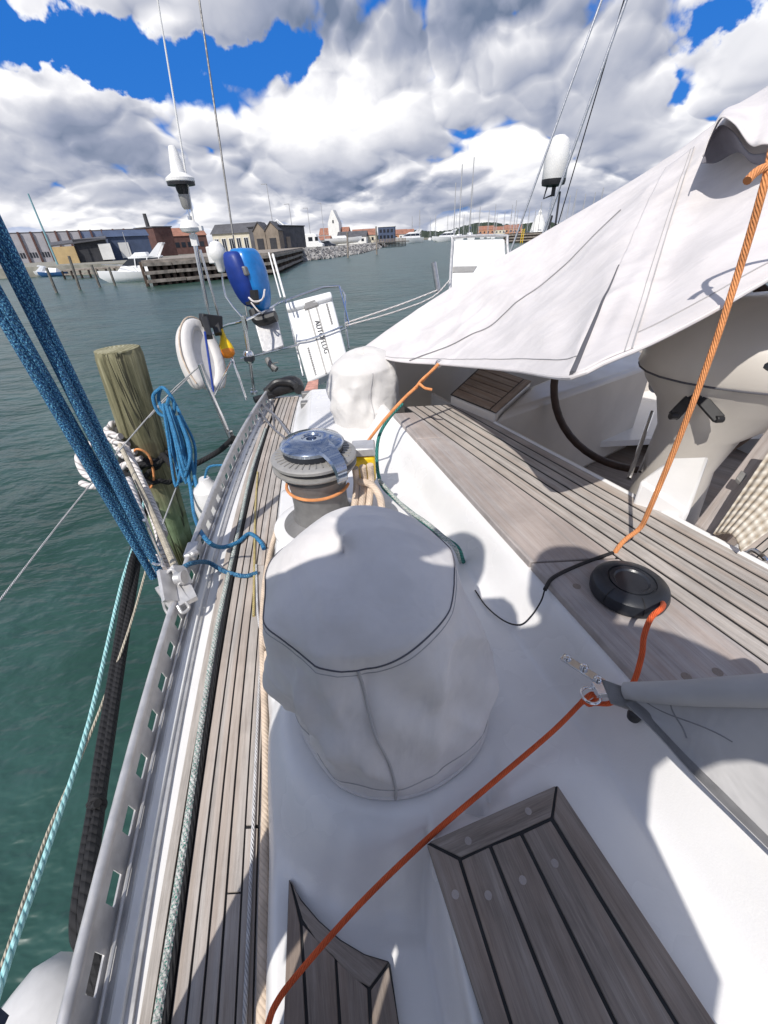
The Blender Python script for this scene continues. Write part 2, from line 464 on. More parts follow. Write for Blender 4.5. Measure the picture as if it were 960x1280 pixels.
# ---- hull: topsides under the rail, transom and the boat's other side
hb = MB()
ys = [Y0+(Y1-Y0)*i/24 for i in range(25)]
far = lambda Y: X_rail(Y)+3.6-.12*abs(Y-1)
secs = []
for y in ys:
    xr = X_rail(y)+.012; xf = far(y)
    secs.append([(xr, y, DK-.02), (xr-.01, y, 1.2), (xr+.05, y, .5), (xr+.35, y, -.35), (xf-.35, y, -.35), (xf-.05, y, .5), (xf, y, 1.2), (xf, y, DK-.02)])
vs = [p for q in secs for p in q]; fs = []
for i in range(24):
    for k in range(7): a = i*8+k; fs.append((a, a+8, a+9, a+1))
fs.append(tuple(range(8))); fs.append(tuple(24*8+k for k in range(7, -1, -1)))
hb.add(vs, fs); hb.build('hull', 'hull_white', yacht, sharp=30)

# ---- deck: white gelcoat underlay, then the teak planks on it
db = MB()
strip(db, lambda y: X_rail(y)+.004, lambda y: X_in(y)+.09, Y0, Y1, DK-.006, 40, .04)
strip(db, lambda y: X_in(y)+.09, far, 2.42, Y1, DK-.006, 8, .04)
db.build('deck_moulding', 'gelcoat', yacht)
ridge = MB()        # two narrow ledges inboard of the rail
for s_, w_, h_ in ((.56, .020, .012), (.80, .022, .020)):
    c_ = mixX(lambda y: X_rail(y)+.02, X_white, s_)
    strip(ridge, (lambda y, c_=c_, w_=w_: c_(y)-w_/2), (lambda y, c_=c_, w_=w_: c_(y)+w_/2), Y0, Y1-.1, DK-.006+h_, 40, h_)
ridge.build('rail_ledge', 'white_paint', yacht, bevel=.003)

tk = MB()
# black caulking bed and planks: covering board, gutter groove, then the running planks
strip(tk, X_teak, X_in, Y0, Y1-.05, DK-.001, 40, .004, m=1)
def frac(a): return mixX(X_teak, X_in, a)
cuts = [(0, .100), (.128, .20), (.285, .397), (.423, .533), (.559, .673), (.699, .99)]
k_ = 0
for a, b in cuts[:2]+cuts[2:5]:
    strip(tk, frac(a), frac(b), Y0, Y1-.06, DK+.004, 40, .006, uvo=k_*.37); k_ += 1
# the inner king plank is cut in shorter pieces with butt joints
for (ya, yb) in ((Y0, .28), (.284, 1.35), (1.354, 2.3), (2.304, Y1-.06)):
    strip(tk, frac(.700), frac(.836), ya, yb, DK+.004, 14, .006, uvo=k_*.37); k_ += 1
    strip(tk, frac(.858), frac(.99), ya-.0 if ya == Y0 else ya+.12, yb+.116 if yb < 3 else yb, DK+.004, 14, .006, uvo=k_*.41); k_ += 1
tk.build('teak_side_deck', ['teak', 'caulk'], yacht)

# ---- perforated aluminium toe rail: pierced web, bulb on top, foot flange
tr = MB()
RZ = DK+.098
nseg = 0
pitch = .122; y = Y0
def rp(y, h, off=0.0): return (X_rail(y)+off+(.010*(1-h/.095)), y, DK-.004+h)
H0, H1, HT = .026, .060, .095
while y < 3.45:
    ya, yb = y+.034, y+.088     # slot span
    th = .004
    for (p, q, h0, h1) in ((y, ya, 0, HT), (yb, y+pitch, 0, HT), (ya, yb, 0, H0), (ya, yb, H1, HT)):
        vs = []
        for yy in (p, q):
            for hh in (h0, h1):
                for o_ in (-th/2, th/2): vs.append(rp(yy, hh, o_))
        # order: [p h0 -,p h0 +,p h1 -,p h1 +,q ...]
        tr.add(vs, [(0, 1, 3, 2), (4, 6, 7, 5), (0, 4, 5, 1), (2, 3, 7, 6), (0, 2, 6, 4), (1, 5, 7, 3)])
    y += pitch
yend = y
tr.tube([(X_rail(a)+.001, a, RZ) for a in [Y0+(yend-Y0)*i/40 for i in range(41)]], .0115, 10, smooth=0)
strip(tr, lambda a: X_rail(a)+.010, lambda a: X_rail(a)+.075, Y0, yend, DK+.003, 40, .009)
tr.tube([(X_rail(a)+.020, a, DK+.014) for a in [Y0+(yend-Y0)*i/40 for i in range(41)]], .004, 6, smooth=0)
rail = tr.build('toe_rail', 'alu_dull', yacht, sharp=40)
y = Y0+1.4
while y < 3.3:
    bl = MB(); bl.lathe([(.0075, 0), (.0075, .0015), (.004, .003), (.001, .001)], 10, Matrix.Translation((X_rail(y)+.05, y, DK+.003))); y += pitch
    bl.build('rail_screw', 'winch_dark', rail)

# ---- cockpit coaming moulding: one height field from side deck to the teak capping
WC = Vector((.0, .575, PLZ))            # first winch
W2 = P(405, 652, PLZ); W3 = P(457, 520, PLZ+.02)
def riser(Y): return .035+(.30-Y)*.12
def Hc(X, Y):
    xl = X_co(Y); d = X-xl
    low = LOWZ-.012
    # platform for the winches aft, island round the first winch, right hand bench
    r = math.hypot(X-WC.x, (Y-WC.y))
    isl = 1-smst(r, .245, .40)
    aft = smst(Y, .48, .70)
    right = smst(X, riser(Y)-.012, riser(Y)+.028)*(1-smst(Y, .30, .36))+smst(X, .10, .22)*smst(Y, .30, .36)
    k = max(isl, aft, right)
    z = low+(PLZ-.010-low)*k
    if Y > 1.2:
        z = z-(PLZ-.012-1.60)*(1-smst(d, .02, .16))*smst(Y, 1.55, 1.75)
    # rise to the teak capping
    e = X_cap(Y)-X
    z = z+(CAPZ-.012-PLZ)*(1-smst(e, .0, .10 if Y > .4 else .10+.1*(.4-Y)))*smst(X, xl+.1, xl+.3)
    # rounded outer wall
    wall = min(1, max(0, (d+.002)/.035)); wall = math.sqrt(max(0, 1-(1-wall)**2))
    return DK-.008+(z-DK+.008)*wall
cb = MB()
NS, NY = 150, 190
def smap(u):      # denser at the outer wall
    return u**1.5
def cfn(u, v):
    Y = -.9+(3.05+.9)*v
    xl = X_co(Y); xr = X_cap(Y)+.015
    xr = max(xr, xl+.25)
    X = xl+(xr-xl)*smap(u)
    return (X, Y, Hc(X, Y))
cb.grid(cfn, NS, NY)
coam = cb.build('coaming', 'gelcoat', yacht, sharp=60)
# small ledge line along the foot of the coaming
lg = MB(); lg.tube([(X_co(a)+.004, a, DK+.012) for a in [-.8+3.6*i/30 for i in range(31)]], .007, 8, smooth=0)
lg.build('coaming_foot', 'white_paint', coam)

# ---- teak capping and slatted side bench
YB0, YB1 = -.5, 2.06
cp = MB()
gapw = .0022
cuts = [(-.5, .845), (.852, 1.72), (1.724, 2.06)]
for (a, b), o_ in zip(cuts, (0, .31, .77)):
    strip(cp, X_cap, lambda y: X_slat(y)-.0025, a, b, CAPZ, 12, .030, uvo=o_)
cap = cp.build('teak_capping', 'teak_cap', yacht, bevel=.003)
sl = MB()
strip(sl, lambda y: X_slat(y)-.004, lambda y: X_seat(y)-.002, YB0, YB1+.1, CAPZ-.004, 12, .03, m=1)
for i in range(6):
    a, b = i/6, (i+1)/6
    xa = mixX(X_slat, X_seat, a); xb = mixX(X_slat, X_seat, b)
    strip(sl, (lambda y, f=xa: f(y)+.0058), (lambda y, f=xb: f(y)-.0058), YB0, YB1+.09, CAPZ-.001, 12, .02, uvo=i*.43)
bench = sl.build('slatted_bench', ['teak', 'caulk'], yacht)
be = MB()
strip(be, lambda y: X_seat(y)-.001, lambda y: X_seat(y)+.018, YB0, YB1+.13, CAPZ+.003, 12, .03)
be.build('bench_edge', 'gelcoat', yacht, bevel=.006)
bf = MB()
strip(bf, lambda y: X_seat(y)-.012, lambda y: X_seat(y)+.008, YB0, YB1+.35, CAPZ-.02, 12, .65)
bf.build('bench_front', 'gelcoat_beige', yacht)
for (px, py) in ((721, 733), (897, 840), (858, 846)):      # bungs on the capping
    bg = MB(); p = P(px, py, CAPZ); bg.lathe([(.010, -.001), (.010, .0006), (.001, .0007)], 14, Matrix.Translation(p))
    bg.build('wood_plug', 'teak_panel', cap)
# black joint of the locker lid, running over the cap and down the moulding
lj = MB()
q = [P(766, 691, CAPZ+.001), P(725, 706, CAPZ+.001), P(692, 722, CAPZ+.001), P(681, 737, CAPZ+.0005)]
lj.tube(q, .0055, 6)
lj.tube([P(681, 737, CAPZ), P(676, 752, CAPZ-.03), P(664, 770, PLZ+.075), P(650, 781, PLZ+.03), P(630, 776, PLZ+.004), P(608, 758, PLZ-.004), P(594, 738, PLZ-.006)], .0022, 6)
lj.build('locker_joint', 'caulk', yacht)

# ---- two inlaid teak foot panels
def quad_lerp(q, u, v):
    a = q[0].lerp(q[1], u); b = q[3].lerp(q[2], u); return a.lerp(b, v)
def panel(name, base, planks, z):
    mb = MB()
    mb.prism(base, .012, m=1)
    for i, (poly, d) in enumerate(planks):
        mb.prism([p+Vector((0, 0, .0035)) for p in poly], .010, uvdir=d, uvoff=(i*.83, i*1.7))
    return mb.build(name, ['teak_panel', 'caulk'], yacht, bevel=.0015)
zp = PLZ+.004
def pp(*xy): return [P(a, b, zp) for a, b in xy]
ext = lambda a, b, k: a+(b-a)*k
def run(px0, px1, k=1.35):         # continue an edge past the bottom of the picture
    a, b = P(*px0, zp), P(*px1, zp); return a, ext(a, b, k)
# seams between long planks (pixel pairs)
L = [run((534, 1056), (606, 1280)), run((575, 1077), (638, 1280)), run((613, 1059), (701, 1280)), run((652, 1044), (769, 1280)), run((690, 1026), (845, 1280)), run((697, 983), (893, 1280))]
def inset(a, b, w):                # plank between two edges, pulled in by half the seam
    (a0, a1), (b0, b1) = a, b
    da = (b0-a0).normalized()*w; dbv = (b1-a1).normalized()*w
    return [a0+da, b0-da, b1-dbv, a1+dbv]
planks = []
w = .0033
hd = (P(606, 1280, zp)-P(534, 1056, zp))
for i in range(1, 4): planks.append((inset(L[i], L[i+1], w), L[i][1]-L[i][0]))
def lp(a, b, k): return a+(b-a)*k
o0, o1 = L[0]; i0, i1 = L[1]
planks.append(([o0, i0-(i0-o0)*.06, i1-(i1-o1)*.06, o1], o1-o0))
o0, o1 = L[5]; i0, i1 = L[4]
planks.append(([i0+(o0-i0)*.07+Vector((.002, 0, 0)), o0, o1, i1+(o1-i1)*.06], o1-o0))
top = [P(537, 1053, zp), P(694, 983, zp), P(688, 1022, zp), P(576, 1072, zp)]
planks.append(([top[0], top[1], top[2], top[3]], top[1]-top[0]))
base = [L[0][0]+Vector((0, .0015, 0)), L[5][0]+Vector((0, .0015, 0)), L[5][1], L[0][1]]
pn = panel('bench_teak_panel', base, planks, zp)
for (px, py) in ((660, 1015), (585, 1052), (569, 1119), (610, 1120), (653, 1101), (693, 1080)):
    pg = MB(); pg.lathe([(.0062, .0), (.0062, .0042), (.001, .0043)], 14, Matrix.Translation(P(px, py, zp)))
    pg.build('wood_plug', 'teak_cap', pn)

zp = LOWZ+.002
Lw = [run((362, 1100), (355, 1280), 1.5), run((377, 1155), (384, 1280), 1.5), run((420, 1200), (425, 1280), 1.5), run((461, 1238), (463, 1280), 2.0), run((486, 1205), (498, 1280), 1.6)]
planks = []
for i in range(1, 3): planks.append((inset(Lw[i], Lw[i+1], .003), Lw[i][1]-Lw[i][0]))
planks.append(([Lw[0][0], Lw[1][0]-Vector((.003, 0, 0)), Lw[1][1]-Vector((.003, 0, 0)), Lw[0][1]], Lw[0][1]-Lw[0][0]))
planks.append(([Lw[3][0]+Vector((.004, 0, 0)), Lw[4][0]-Vector((0, .003, 0)), Lw[4][1], Lw[3][1]+Vector((.003, 0, 0))], Lw[4][1]-Lw[4][0]))
arc_o = [P(*q_, zp) for q_ in ((364, 1101), (376, 1126), (398, 1152), (425, 1176), (455, 1194), (485, 1203))]
arc_i = [P(*q_, zp) for q_ in ((462, 1234), (440, 1222), (417, 1196), (396, 1176), (379, 1150))]
planks.append((arc_o+arc_i, arc_o[-1]-arc_o[0]))
base = [P(361, 1099, zp)]+[p+Vector((.001, .0015, 0)) for p in arc_o[1:]]+[P(488, 1206, zp), Lw[4][1], Lw[0][1]]
panel('step_teak_panel', base, planks, zp)

# ---- winches (bolted down): first under its cover, second bare, third under its cover
def winch(loc, k, name='winch', arm=R(-52)):
    o = bpy.data.objects.new(name, None); COL.objects.link(o); o.parent = yacht
    o.location = Vector(loc)-Vector(yacht['_org']); o.empty_display_size = .1
    mb = MB(); mb.lathe([(.150*k, 0), (.150*k, .012), (.128*k, .03), (.112*k, .045)], 40); mb.build('base', 'winch_dark', o)
    mb = MB(); mb.lathe([(.108*k, .04), (.103*k, .055), (.100*k, .10), (.101*k, .16), (.108*k, .205), (.116*k, .215), (.116*k, .222)], 44); mb.build('drum', 'winch_dark', o)
    mb = MB(); mb.lathe([(.118*k, .216), (.122*k, .222), (.122*k, .236), (.105*k, .246)], 40); mb.build('tail_gap', 'black_rubber', o)
    mb = MB()
    mb.lathe([(.095*k, .232), (.135*k, .240), (.146*k, .250), (.147*k, .258), (.120*k, .264), (.10*k, .264)], 48)
    mb.lathe([(.10*k, .272), (.125*k, .272), (.147*k, .278), (.148*k, .288), (.140*k, .294), (.085*k, .300), (.07*k, .300)], 48)
    for i in range(36):
        a = 2*math.pi*i/36; c_, s_ = math.cos(a), math.sin(a)
        mb.bar((.098*k*c_, .098*k*s_, .2995), (.132*k*c_, .132*k*s_, .2965), .004, .004)
    mb.build('self_tailing_jaw', 'winch_grey', o)
    mb = MB(); mb.lathe([(.10*k, .262), (.10*k, .274)], 36); mb.build('rope_groove', 'black_rubber', o)
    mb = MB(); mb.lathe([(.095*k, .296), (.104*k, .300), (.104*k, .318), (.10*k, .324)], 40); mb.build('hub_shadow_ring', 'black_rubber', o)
    mb = MB(); mb.lathe([(.107*k, .320), (.110*k, .332), (.100*k, .343), (.055*k, .353), (.034*k, .353), (.030*k, .347), (.018*k, .347), (.016*k, .335), (.002*k, .335)], 44)
    # feeder arm, sweeping from the cap out over the jaw and down
    c_, s_ = math.cos(arm), math.sin(arm); n_ = Vector((-s_, c_, 0)); d_ = Vector((c_, s_, 0))
    sect = [(.035, .345, .070, .030), (.080, .338, .066, .028), (.120, .328, .052, .026), (.150, .312, .044, .030), (.168, .285, .040, .034), (.172, .250, .034, .022), (.160, .235, .022, .010)]
    vs = []
    for (r_, z_, w_, h_) in sect:
        for (i, j) in ((-1, 0), (-.8, .5), (.8, .5), (1, 0), (.8, -.5), (-.8, -.5)): vs.append(d_*r_*k+n_*w_*i*.6*k+Vector((0, 0, z_))+(Vector((0, 0, 1))*.7+d_*.5).normalized()*h_*j*.7)
    fs = [(i*6+j, i*6+(j+1) % 6, (i+1)*6+(j+1) % 6, (i+1)*6+j) for i in range(len(sect)-1) for j in range(6)]
    fs += [tuple(reversed(range(6))), tuple((len(sect)-1)*6+j for j in range(6))]
    mb.add(vs, fs); mb.build('feeder_arm', 'winch_chrome', o, sharp=50)
    return o
w2 = winch(W2, 1.0)
w2['label'] = 'bare grey winch with a polished blue-grey top and feeder arm'
mb = MB(); mb.lathe([(.19, -.08), (.19, .0), (.165, .012), (.15, .012)], 44, Matrix.Translation(W2)); mb.build('winch_base', 'gelcoat', yacht)

# ---- cockpit: sole, far side, aft wall, helm seat box, pedestal, wheel
ck = MB()
SOLE = 1.28
ck.add([(X_seat(-.5)-.02, -.5, SOLE), (X_seat(2.3)-.02, 2.3, SOLE), (.5, 3.0, SOLE), (3.2, 3.3, SOLE), (3.4, -.5, SOLE)], [(4, 3, 2, 1, 0)])
ck.build('cockpit_sole', 'teak_panel', yacht)
cw = MB()
# inner faces: aft wall behind the bench, then the far coaming
a0 = P(478, 505, CAPZ)+Vector((.0, .42, 0)); a1 = Vector((.55, 3.05, 0)); a2 = Vector((2.6, 3.5, 0)); a3 = Vector((2.9, 1.0, 0)); a4 = Vector((2.9, -.5, 0))
pl = [a0, Vector((.62, 2.86, 0)), a2, a3, a4]
def wall(mb, p, q, z0, z1, th=.05, m=0):
    p, q = Vector((p.x, p.y, 0)), Vector((q.x, q.y, 0)); n_ = (q-p).cross(Vector((0, 0, 1))).normalized()*-th
    mb.prism([p+Vector((0, 0, z1)), q+Vector((0, 0, z1)), q+n_+Vector((0, 0, z1)), p+n_+Vector((0, 0, z1))], z1-z0, m=m)
wl = P(488, 452, 2.02); wr = P(600, 452, 2.02)
wall(cw, a0, Vector((.66, 3.02, 0)), SOLE, 1.97, -.07)
wall(cw, Vector((.62, 3.0, 0)), a2, SOLE, 1.95, -.07)
wall(cw, a2, a3, SOLE, 1.95); wall(cw, a3, a4, SOLE, 1.95)
cw.build('cockpit_wall', 'gelcoat_beige', yacht, bevel=.02)
# raised helm seat locker with a teak grating top
SZ = CAPZ+.05
st = [P(603, 456, SZ), P(664, 477, SZ), P(620, 516, SZ), P(563, 493, SZ)]
hs = MB(); hs.prism([p-Vector((0, 0, .004)) for p in st], SZ-SOLE)
hs.build('helm_seat_locker', 'gelcoat_beige', yacht, bevel=.012)
hg = MB(); hg.prism(st, .004, m=1)
dirv = (st[1]-st[0])
for i in range(6):
    v0, v1 = i/6+.012, (i+1)/6-.012
    hg.prism([quad_lerp(st, .04, v0)+Vector((0, 0, .004)), quad_lerp(st, .86, v0)+Vector((0, 0, .004)), quad_lerp(st, .86, v1)+Vector((0, 0, .004)), quad_lerp(st, .04, v1)+Vector((0, 0, .004))], .006, uvdir=dirv, uvoff=(i*.4, i))
hg.prism([quad_lerp(st, .885, .01)+Vector((0, 0, .004)), quad_lerp(st, 1, 0)+Vector((0, 0, .004)), quad_lerp(st, 1, 1)+Vector((0, 0, .004)), quad_lerp(st, .885, .99)+Vector((0, 0, .004))], .006, uvdir=st[2]-st[1])
hg.build('helm_seat_grating', ['teak_brown', 'caulk'], yacht)
# beige box side between the locker and the far wall, holding the shadowed mould lines
fb = MB()
q0 = st[1]; q1 = P(740, 470, CAPZ); 
fb.prism([P(664, 478, 1.86), P(800, 452, 1.86), P(760, 560, 1.86), P(690, 553, 1.86)][:0] or [st[1]+Vector((.0, .0, -.02)), Vector((1.95, 3.20, SZ-.02)), Vector((1.75, 2.62, SZ-.02)), st[2]+Vector((0, 0, -.02))], SZ-SOLE-.02)
fb.build('cockpit_seat_moulding', 'gelcoat_beige', yacht, bevel=.03)

# steering wheel: leather rim seen nearly edge on
wc = W(822, 478, 1.85); 
def rim_pt(a, r=.44):
    ax = Vector((.86, -.50, 0)).normalized(); up_ = Vector((.0, .0, 1)).normalized()
    return wc+ax*math.cos(a)*r+up_*math.sin(a)*r
wm = MB(); wm.tube([rim_pt(2*math.pi*i/48) for i in range(48)], .019, 12, closed=True, smooth=1)
wheel = wm.build('steering_wheel', 'leather' if 'leather' in M else 'teak_brown', yacht)
sp = MB()
for i in (-1, 0, 1):
    sp.tube([wc, rim_pt(i*R(68))], .008, 8, smooth=0)
sp.tube([wc-Vector((.5, .86, 0))*.05, wc+Vector((.5, .86, 0))*.05], .035, 14, smooth=0)
sp.build('spokes', 'steel', wheel)

# pedestal: moulded column flaring into a wide binnacle top
pd = MB()
pb = P(812, 640, SOLE+.0); 
def ring(c, ax, ay, rx, ry, z, n=28, sq=.35):
    out = []
    for i in range(n):
        a = 2*math.pi*i/n; ca, sa = math.cos(a), math.sin(a)
        f = 1/(abs(ca)**(2/(1-sq)*.5+1)+abs(sa)**(2/(1-sq)*.5+1))**.28
        v = ax*(ca*rx*f)+ay*(sa*ry*f); out.append(Vector((c.x+v.x, c.y+v.y, z)))
    return out
axx = Vector((.86, -.5, 0)); ayy = Vector((.5, .86, 0))
cpos = W(855, 560, 1.62)
levels = [(-.02, .03, .22, .20, SOLE), (-.02, .03, .18, .17, SOLE+.12), (0, 0, .135, .13, SOLE+.34), (0, 0, .12, .125, SOLE+.52), (.02, .0, .135, .14, SOLE+.66), (.07, .02, .22, .19, SOLE+.77), (.12, .04, .33, .25, SOLE+.84), (.14, .05, .37, .28, SOLE+.88)]
vs = []
for (dx, dy, rx, ry, z_) in levels: vs += ring(cpos+axx*dx+ayy*dy, axx, ayy, rx, ry, z_)
n = 28
fs = [(i*n+j, i*n+(j+1) % n, (i+1)*n+(j+1) % n, (i+1)*n+j) for i in range(len(levels)-1) for j in range(n)]
fs += [tuple((len(levels)-1)*n+j for j in range(n))]
pd.add(vs, fs)
ped = pd.build('helm_pedestal', 'gelcoat_beige', yacht, sharp=60)
# domed fabric hood over the instruments
hd = MB(); vs = []
hl = [(.375, .285, 0), (.385, .295, .015), (.37, .285, .10), (.32, .25, .17), (.22, .18, .225), (.08, .07, .245)]
for (rx, ry, dz) in hl: vs += ring(cpos+axx*.14+ayy*.05, axx, ayy, rx, ry, SOLE+.875+dz)
fs = [(i*n+j, i*n+(j+1) % n, (i+1)*n+(j+1) % n, (i+1)*n+j) for i in range(len(hl)-1) for j in range(n)]+[tuple((len(hl)-1)*n+j for j in range(n))]
hd.add(vs, fs); hd.build('instrument_hood', 'gelcoat_beige', ped, sharp=60)
hs_ = MB(); hs_.tube(ring(cpos+axx*.14+ayy*.05, axx, ayy, .379, .289, SOLE+.878), .0035, 6, closed=True, smooth=1); hs_.build('hood_seam', 'seam', ped)
# foot block of the pedestal, its flat face out in the sun
ft = MB()
ft.prism([W(800, 600, 1.30)+Vector((0, 0, 0)), W(838, 572, 1.45), W(888, 569, 1.42), W(862, 640, 1.25)], .30)
ft.build('pedestal_foot', 'gelcoat', yacht, bevel=.012)
# two black control levers folded down on the pedestal
lv = MB()
for (a, b, c_) in (((861, 500), (850, 512), (842, 520)), ((876, 498), (888, 512), (899, 524))):
    p0, p1, p2 = W(*a, 1.36), W(*b, 1.34), W(*c_, 1.33)
    lv.bar(p0, p2, .036, .012, up=(-.2, -.8, .5)); lv.tube([p2-Vector((.012, 0, 0)), p2+Vector((.012, 0, 0))], .012, 10, smooth=0)
lv.tube([W(861, 500, 1.365), W(868, 497, 1.37), W(876, 498, 1.365)], .011, 10)
lv.build('control_lever', 'black', ped, bevel=.004)
gr = MB(); gr.tube([W(928, 480, 1.30), W(936, 466, 1.27), W(960, 458, 1.22), W(1010, 460, 1.15)], .011, 10); gr.build('grab_rail', 'steel', yacht)
gb = MB(); gb.tube([W(938, 464, 1.262), W(960, 457, 1.215), W(1005, 459, 1.15)], .017, 10); gb.build('grab_rail_grip', 'black_rubber', yacht)
st2 = MB()
st2.tube([W(815, 515, 1.75), W(786, 598, 1.63)], .009, 10, smooth=0); st2.tube([W(822, 545, 1.74), W(800, 590, 1.66)], .007, 10, smooth=0)
st2.build('pedestal_stay', 'steel', yacht)

# round black housing with a pale recessed disc on the capping: a fixed fitting
cc = P(783, 742, CAPZ); s_ = MB()
s_.lathe([(.080, 0), (.086, .006), (.088, .022), (.084, .036), (.074, .044), (.058, .047), (.054, .0475), (.054, .043), (.049, .043), (.049, .047), (.040, .047), (.037, .044), (.036, .043)], 56, Matrix.Translation(cc))
cmp_ = s_.build('deck_compass', 'black_rubber', yacht)
cmp_['label'] = 'round black housing with a pale recessed disc'
s_ = MB(); s_.lathe([(.0365, .041), (.020, .0425), (.001, .043)], 40, Matrix.Translation(cc)); s_.build('compass_glass', 'lcd', cmp_)
for k in range(2):
    s_ = MB(); a0_, a1_ = R(205), R(262)
    pts_ = [cc+Vector((math.cos(a)*r_, math.sin(a)*r_, z_)) for a, r_, z_ in ((a0_, .060, .0468), (a0_, .076, .044), (a0_, .0865, .030), (a0_, .0885, .016))] if k == 0 else [cc+Vector((math.cos(a)*r_, math.sin(a)*r_, z_)) for a, r_, z_ in ((a1_, .060, .0468), (a1_, .076, .044), (a1_, .0865, .030), (a1_, .0885, .016))]
    s_.tube(pts_, .0012, 5); s_.build('housing_joint', 'caulk', cmp_)

# bracket that holds the dodger corner
bk = MB()
p0, p1, p2 = P(709, 824, PLZ+.12), P(730, 835, PLZ+.125), P(747, 850, PLZ+.125)
bk.bar(p0+Vector((-.008, .008, 0)), p2+Vector((.008, -.008, 0)), .020, .005)
for p in (p0, p1, p2): bk.lathe([(.0085, 0), (.0085, .006), (.005, .010), (.003, .008), (.001, .008)], 12, Matrix.Translation(p))
bk.box(p2+Vector((.0, -.018, -.005)), (.028, .028, .014))
sh = P(738, 868, PLZ+.115)
bk.tube([sh+Vector((math.cos(a)*.018, math.sin(a)*.018-.002, 0)) for a in [2*math.pi*i/16 for i in range(16)]], .0032, 8, closed=True, smooth=1)
bk.build('dodger_bracket', 'steel', yacht, bevel=.001)
kb = MB(); kb.lathe([(.011, -.01), (.013, .0), (.011, .008), (.001, .010)], 16, Matrix.Translation(P(793, 894, PLZ+.10))); kb.build('dodger_knob', 'black', yacht)
# ================================================================== GEAR ON THE STERN (fixed to the yacht)
def wpts(t, *xy): return [W(a, b, t) for a, b in xy]
SX = 3.85
# stanchion and pushpit
pu = MB()
pb0 = P(318, 492, DK); Ys = pb0.y
top_ = PY(304, 396, Ys)
pu.tube([pb0, top_], .017, 12, smooth=0)
pu.lathe([(.034, 0), (.034, .02), (.022, .03), (.022, .05)], 16, Matrix.Translation(pb0))
hub = pb0.lerp(top_, .50); pu.lathe([(.030, -.05), (.043, -.03), (.046, .03), (.034, .05), (.02, .055)], 18, Matrix.Translation(hub))
pu.box(top_-Vector((0, 0, .05)), (.03, .045, .11))
liftA, liftB = W(357, 376, 4.15), W(424, 358, 4.25)
pu.tube([W(262, 420, 3.7), W(280, 408, 3.75), top_-Vector((0, 0, .03)), W(340, 384, 4.0), liftA+Vector((0, .03, .0)), liftB+Vector((0, .03, 0)), W(432, 404, 4.4)], .011, 10, smooth=3)
pu.tube([hub, W(362, 434, 4.0), W(400, 424, 4.1), W(433, 410, 4.35)], .010, 10, smooth=3)
pu.tube([W(432, 404, 4.4), W(436, 436, 4.4)], .011, 8, smooth=0)
pu.tube([W(357, 376, 4.15), W(379, 470, 4.1)], .010, 8, smooth=0)
pu.tube([W(424, 358, 4.25), W(437, 408, 4.4)], .010, 8, smooth=0)
pu.tube([W(300, 448, 3.6), hub], .008, 8, smooth=0)
push = pu.build('pushpit', 'steel', yacht)
hc = MB(); hc.lathe([(.0475, -.028), (.0485, -.01), (.0475, .012)], 18, Matrix.Translation(hub)); hc.build('clamp_band', 'black_rubber', push)
# forward stanchion and its brace by the life ring
st_ = MB()
f0 = P(292, 556, DK); f1 = P(268, 500, DK+.30); Yf = f0.y
st_.tube([f0, PY(258, 478, Yf), PY(250, 455, Yf)], .015, 12, smooth=0)
st_.lathe([(.035, 0), (.032, .02), (.02, .05), (.017, .10)], 14, Matrix.Translation(f0))
st_.tube([P(308, 500, DK), W(291, 449, 3.55), W(284, 430, 3.65)], .010, 10, smooth=0)
st_.tube([PY(266, 497, Yf), W(289, 452, 3.55)], .010, 10, smooth=0)
st_.build('stanchion', 'steel', yacht)

# lifeline wire along the side, forward past the camera
def bead(mb, p, r): mb.lathe([(.001, -r), (r*.8, -r*.6), (r, 0), (r*.8, r*.6), (.001, r)], 8, Matrix.Translation(p))
ll = MB()
la, lb = PY(250, 457, Yf), PY(185, 520, 2.72)
d_ = ray(0, 752); lc = PY(-140, 915, .95)
l0 = PY(0, 750, 1.30)
ll.tube([la, PY(204, 500, 2.9), PY(108, 612, 2.1), l0, l0+(l0-PY(108, 612, 2.1))*1.6], .0045, 6, smooth=3)
ll.build('lifeline', 'wire', yacht)

# antenna mast with the cone aerial, the small dome and the long whip
am = MB()
mp = W(262, 392, 3.95); Ya = mp.y
m0 = PY(284, 470, Ya); m0.z = DK+.02
mt = PY(237, 270, Ya)
am.tube([PY(259, 383, Ya), mt], .019, 12, smooth=0)
am.tube([PY(266, 410, Ya), PY(259, 383, Ya)], .012, 10, smooth=0)
am.tube([PY(283, 428, Ya), PY(250, 312, Ya)], .012, 10, smooth=0)
am.tube([mt, PY(229, 238, Ya)], .008, 8, smooth=0); am.tube([mt+Vector((.025, 0, 0)), PY(233, 238, Ya)], .006, 8, smooth=0)
amo = am.build('antenna_mast', 'steel', yacht)
def onaxis(px, py): return PY(px, py, Ya)
c0 = onaxis(226, 228); k = Ya/ray(226, 228).y/F       # metres per pixel there
s_ = MB(); s_.lathe([(16*k, 0), (17*k, 1*k), (17*k, 4*k), (14*k, 6*k), (9*k, 9*k), (4.5*k, 33*k), (3.5*k, 34.5*k), (.001, 34.6*k)], 28, Matrix.Translation(c0)); s_.build('cone_aerial', 'white_plastic', amo)
s_ = MB(); s_.lathe([(6*k, -12*k), (7.5*k, -8*k), (8*k, -3*k), (16.4*k, -3*k), (16.6*k, 0)], 24, Matrix.Translation(c0)); s_.build('aerial_base', 'black', amo)
s_ = MB(); s_.lathe([(4*k, -27*k), (6*k, -24*k), (7*k, -12*k)], 18, Matrix.Translation(c0)); s_.build('aerial_mount', 'winch_grey', amo)
c1 = onaxis(238, 286)
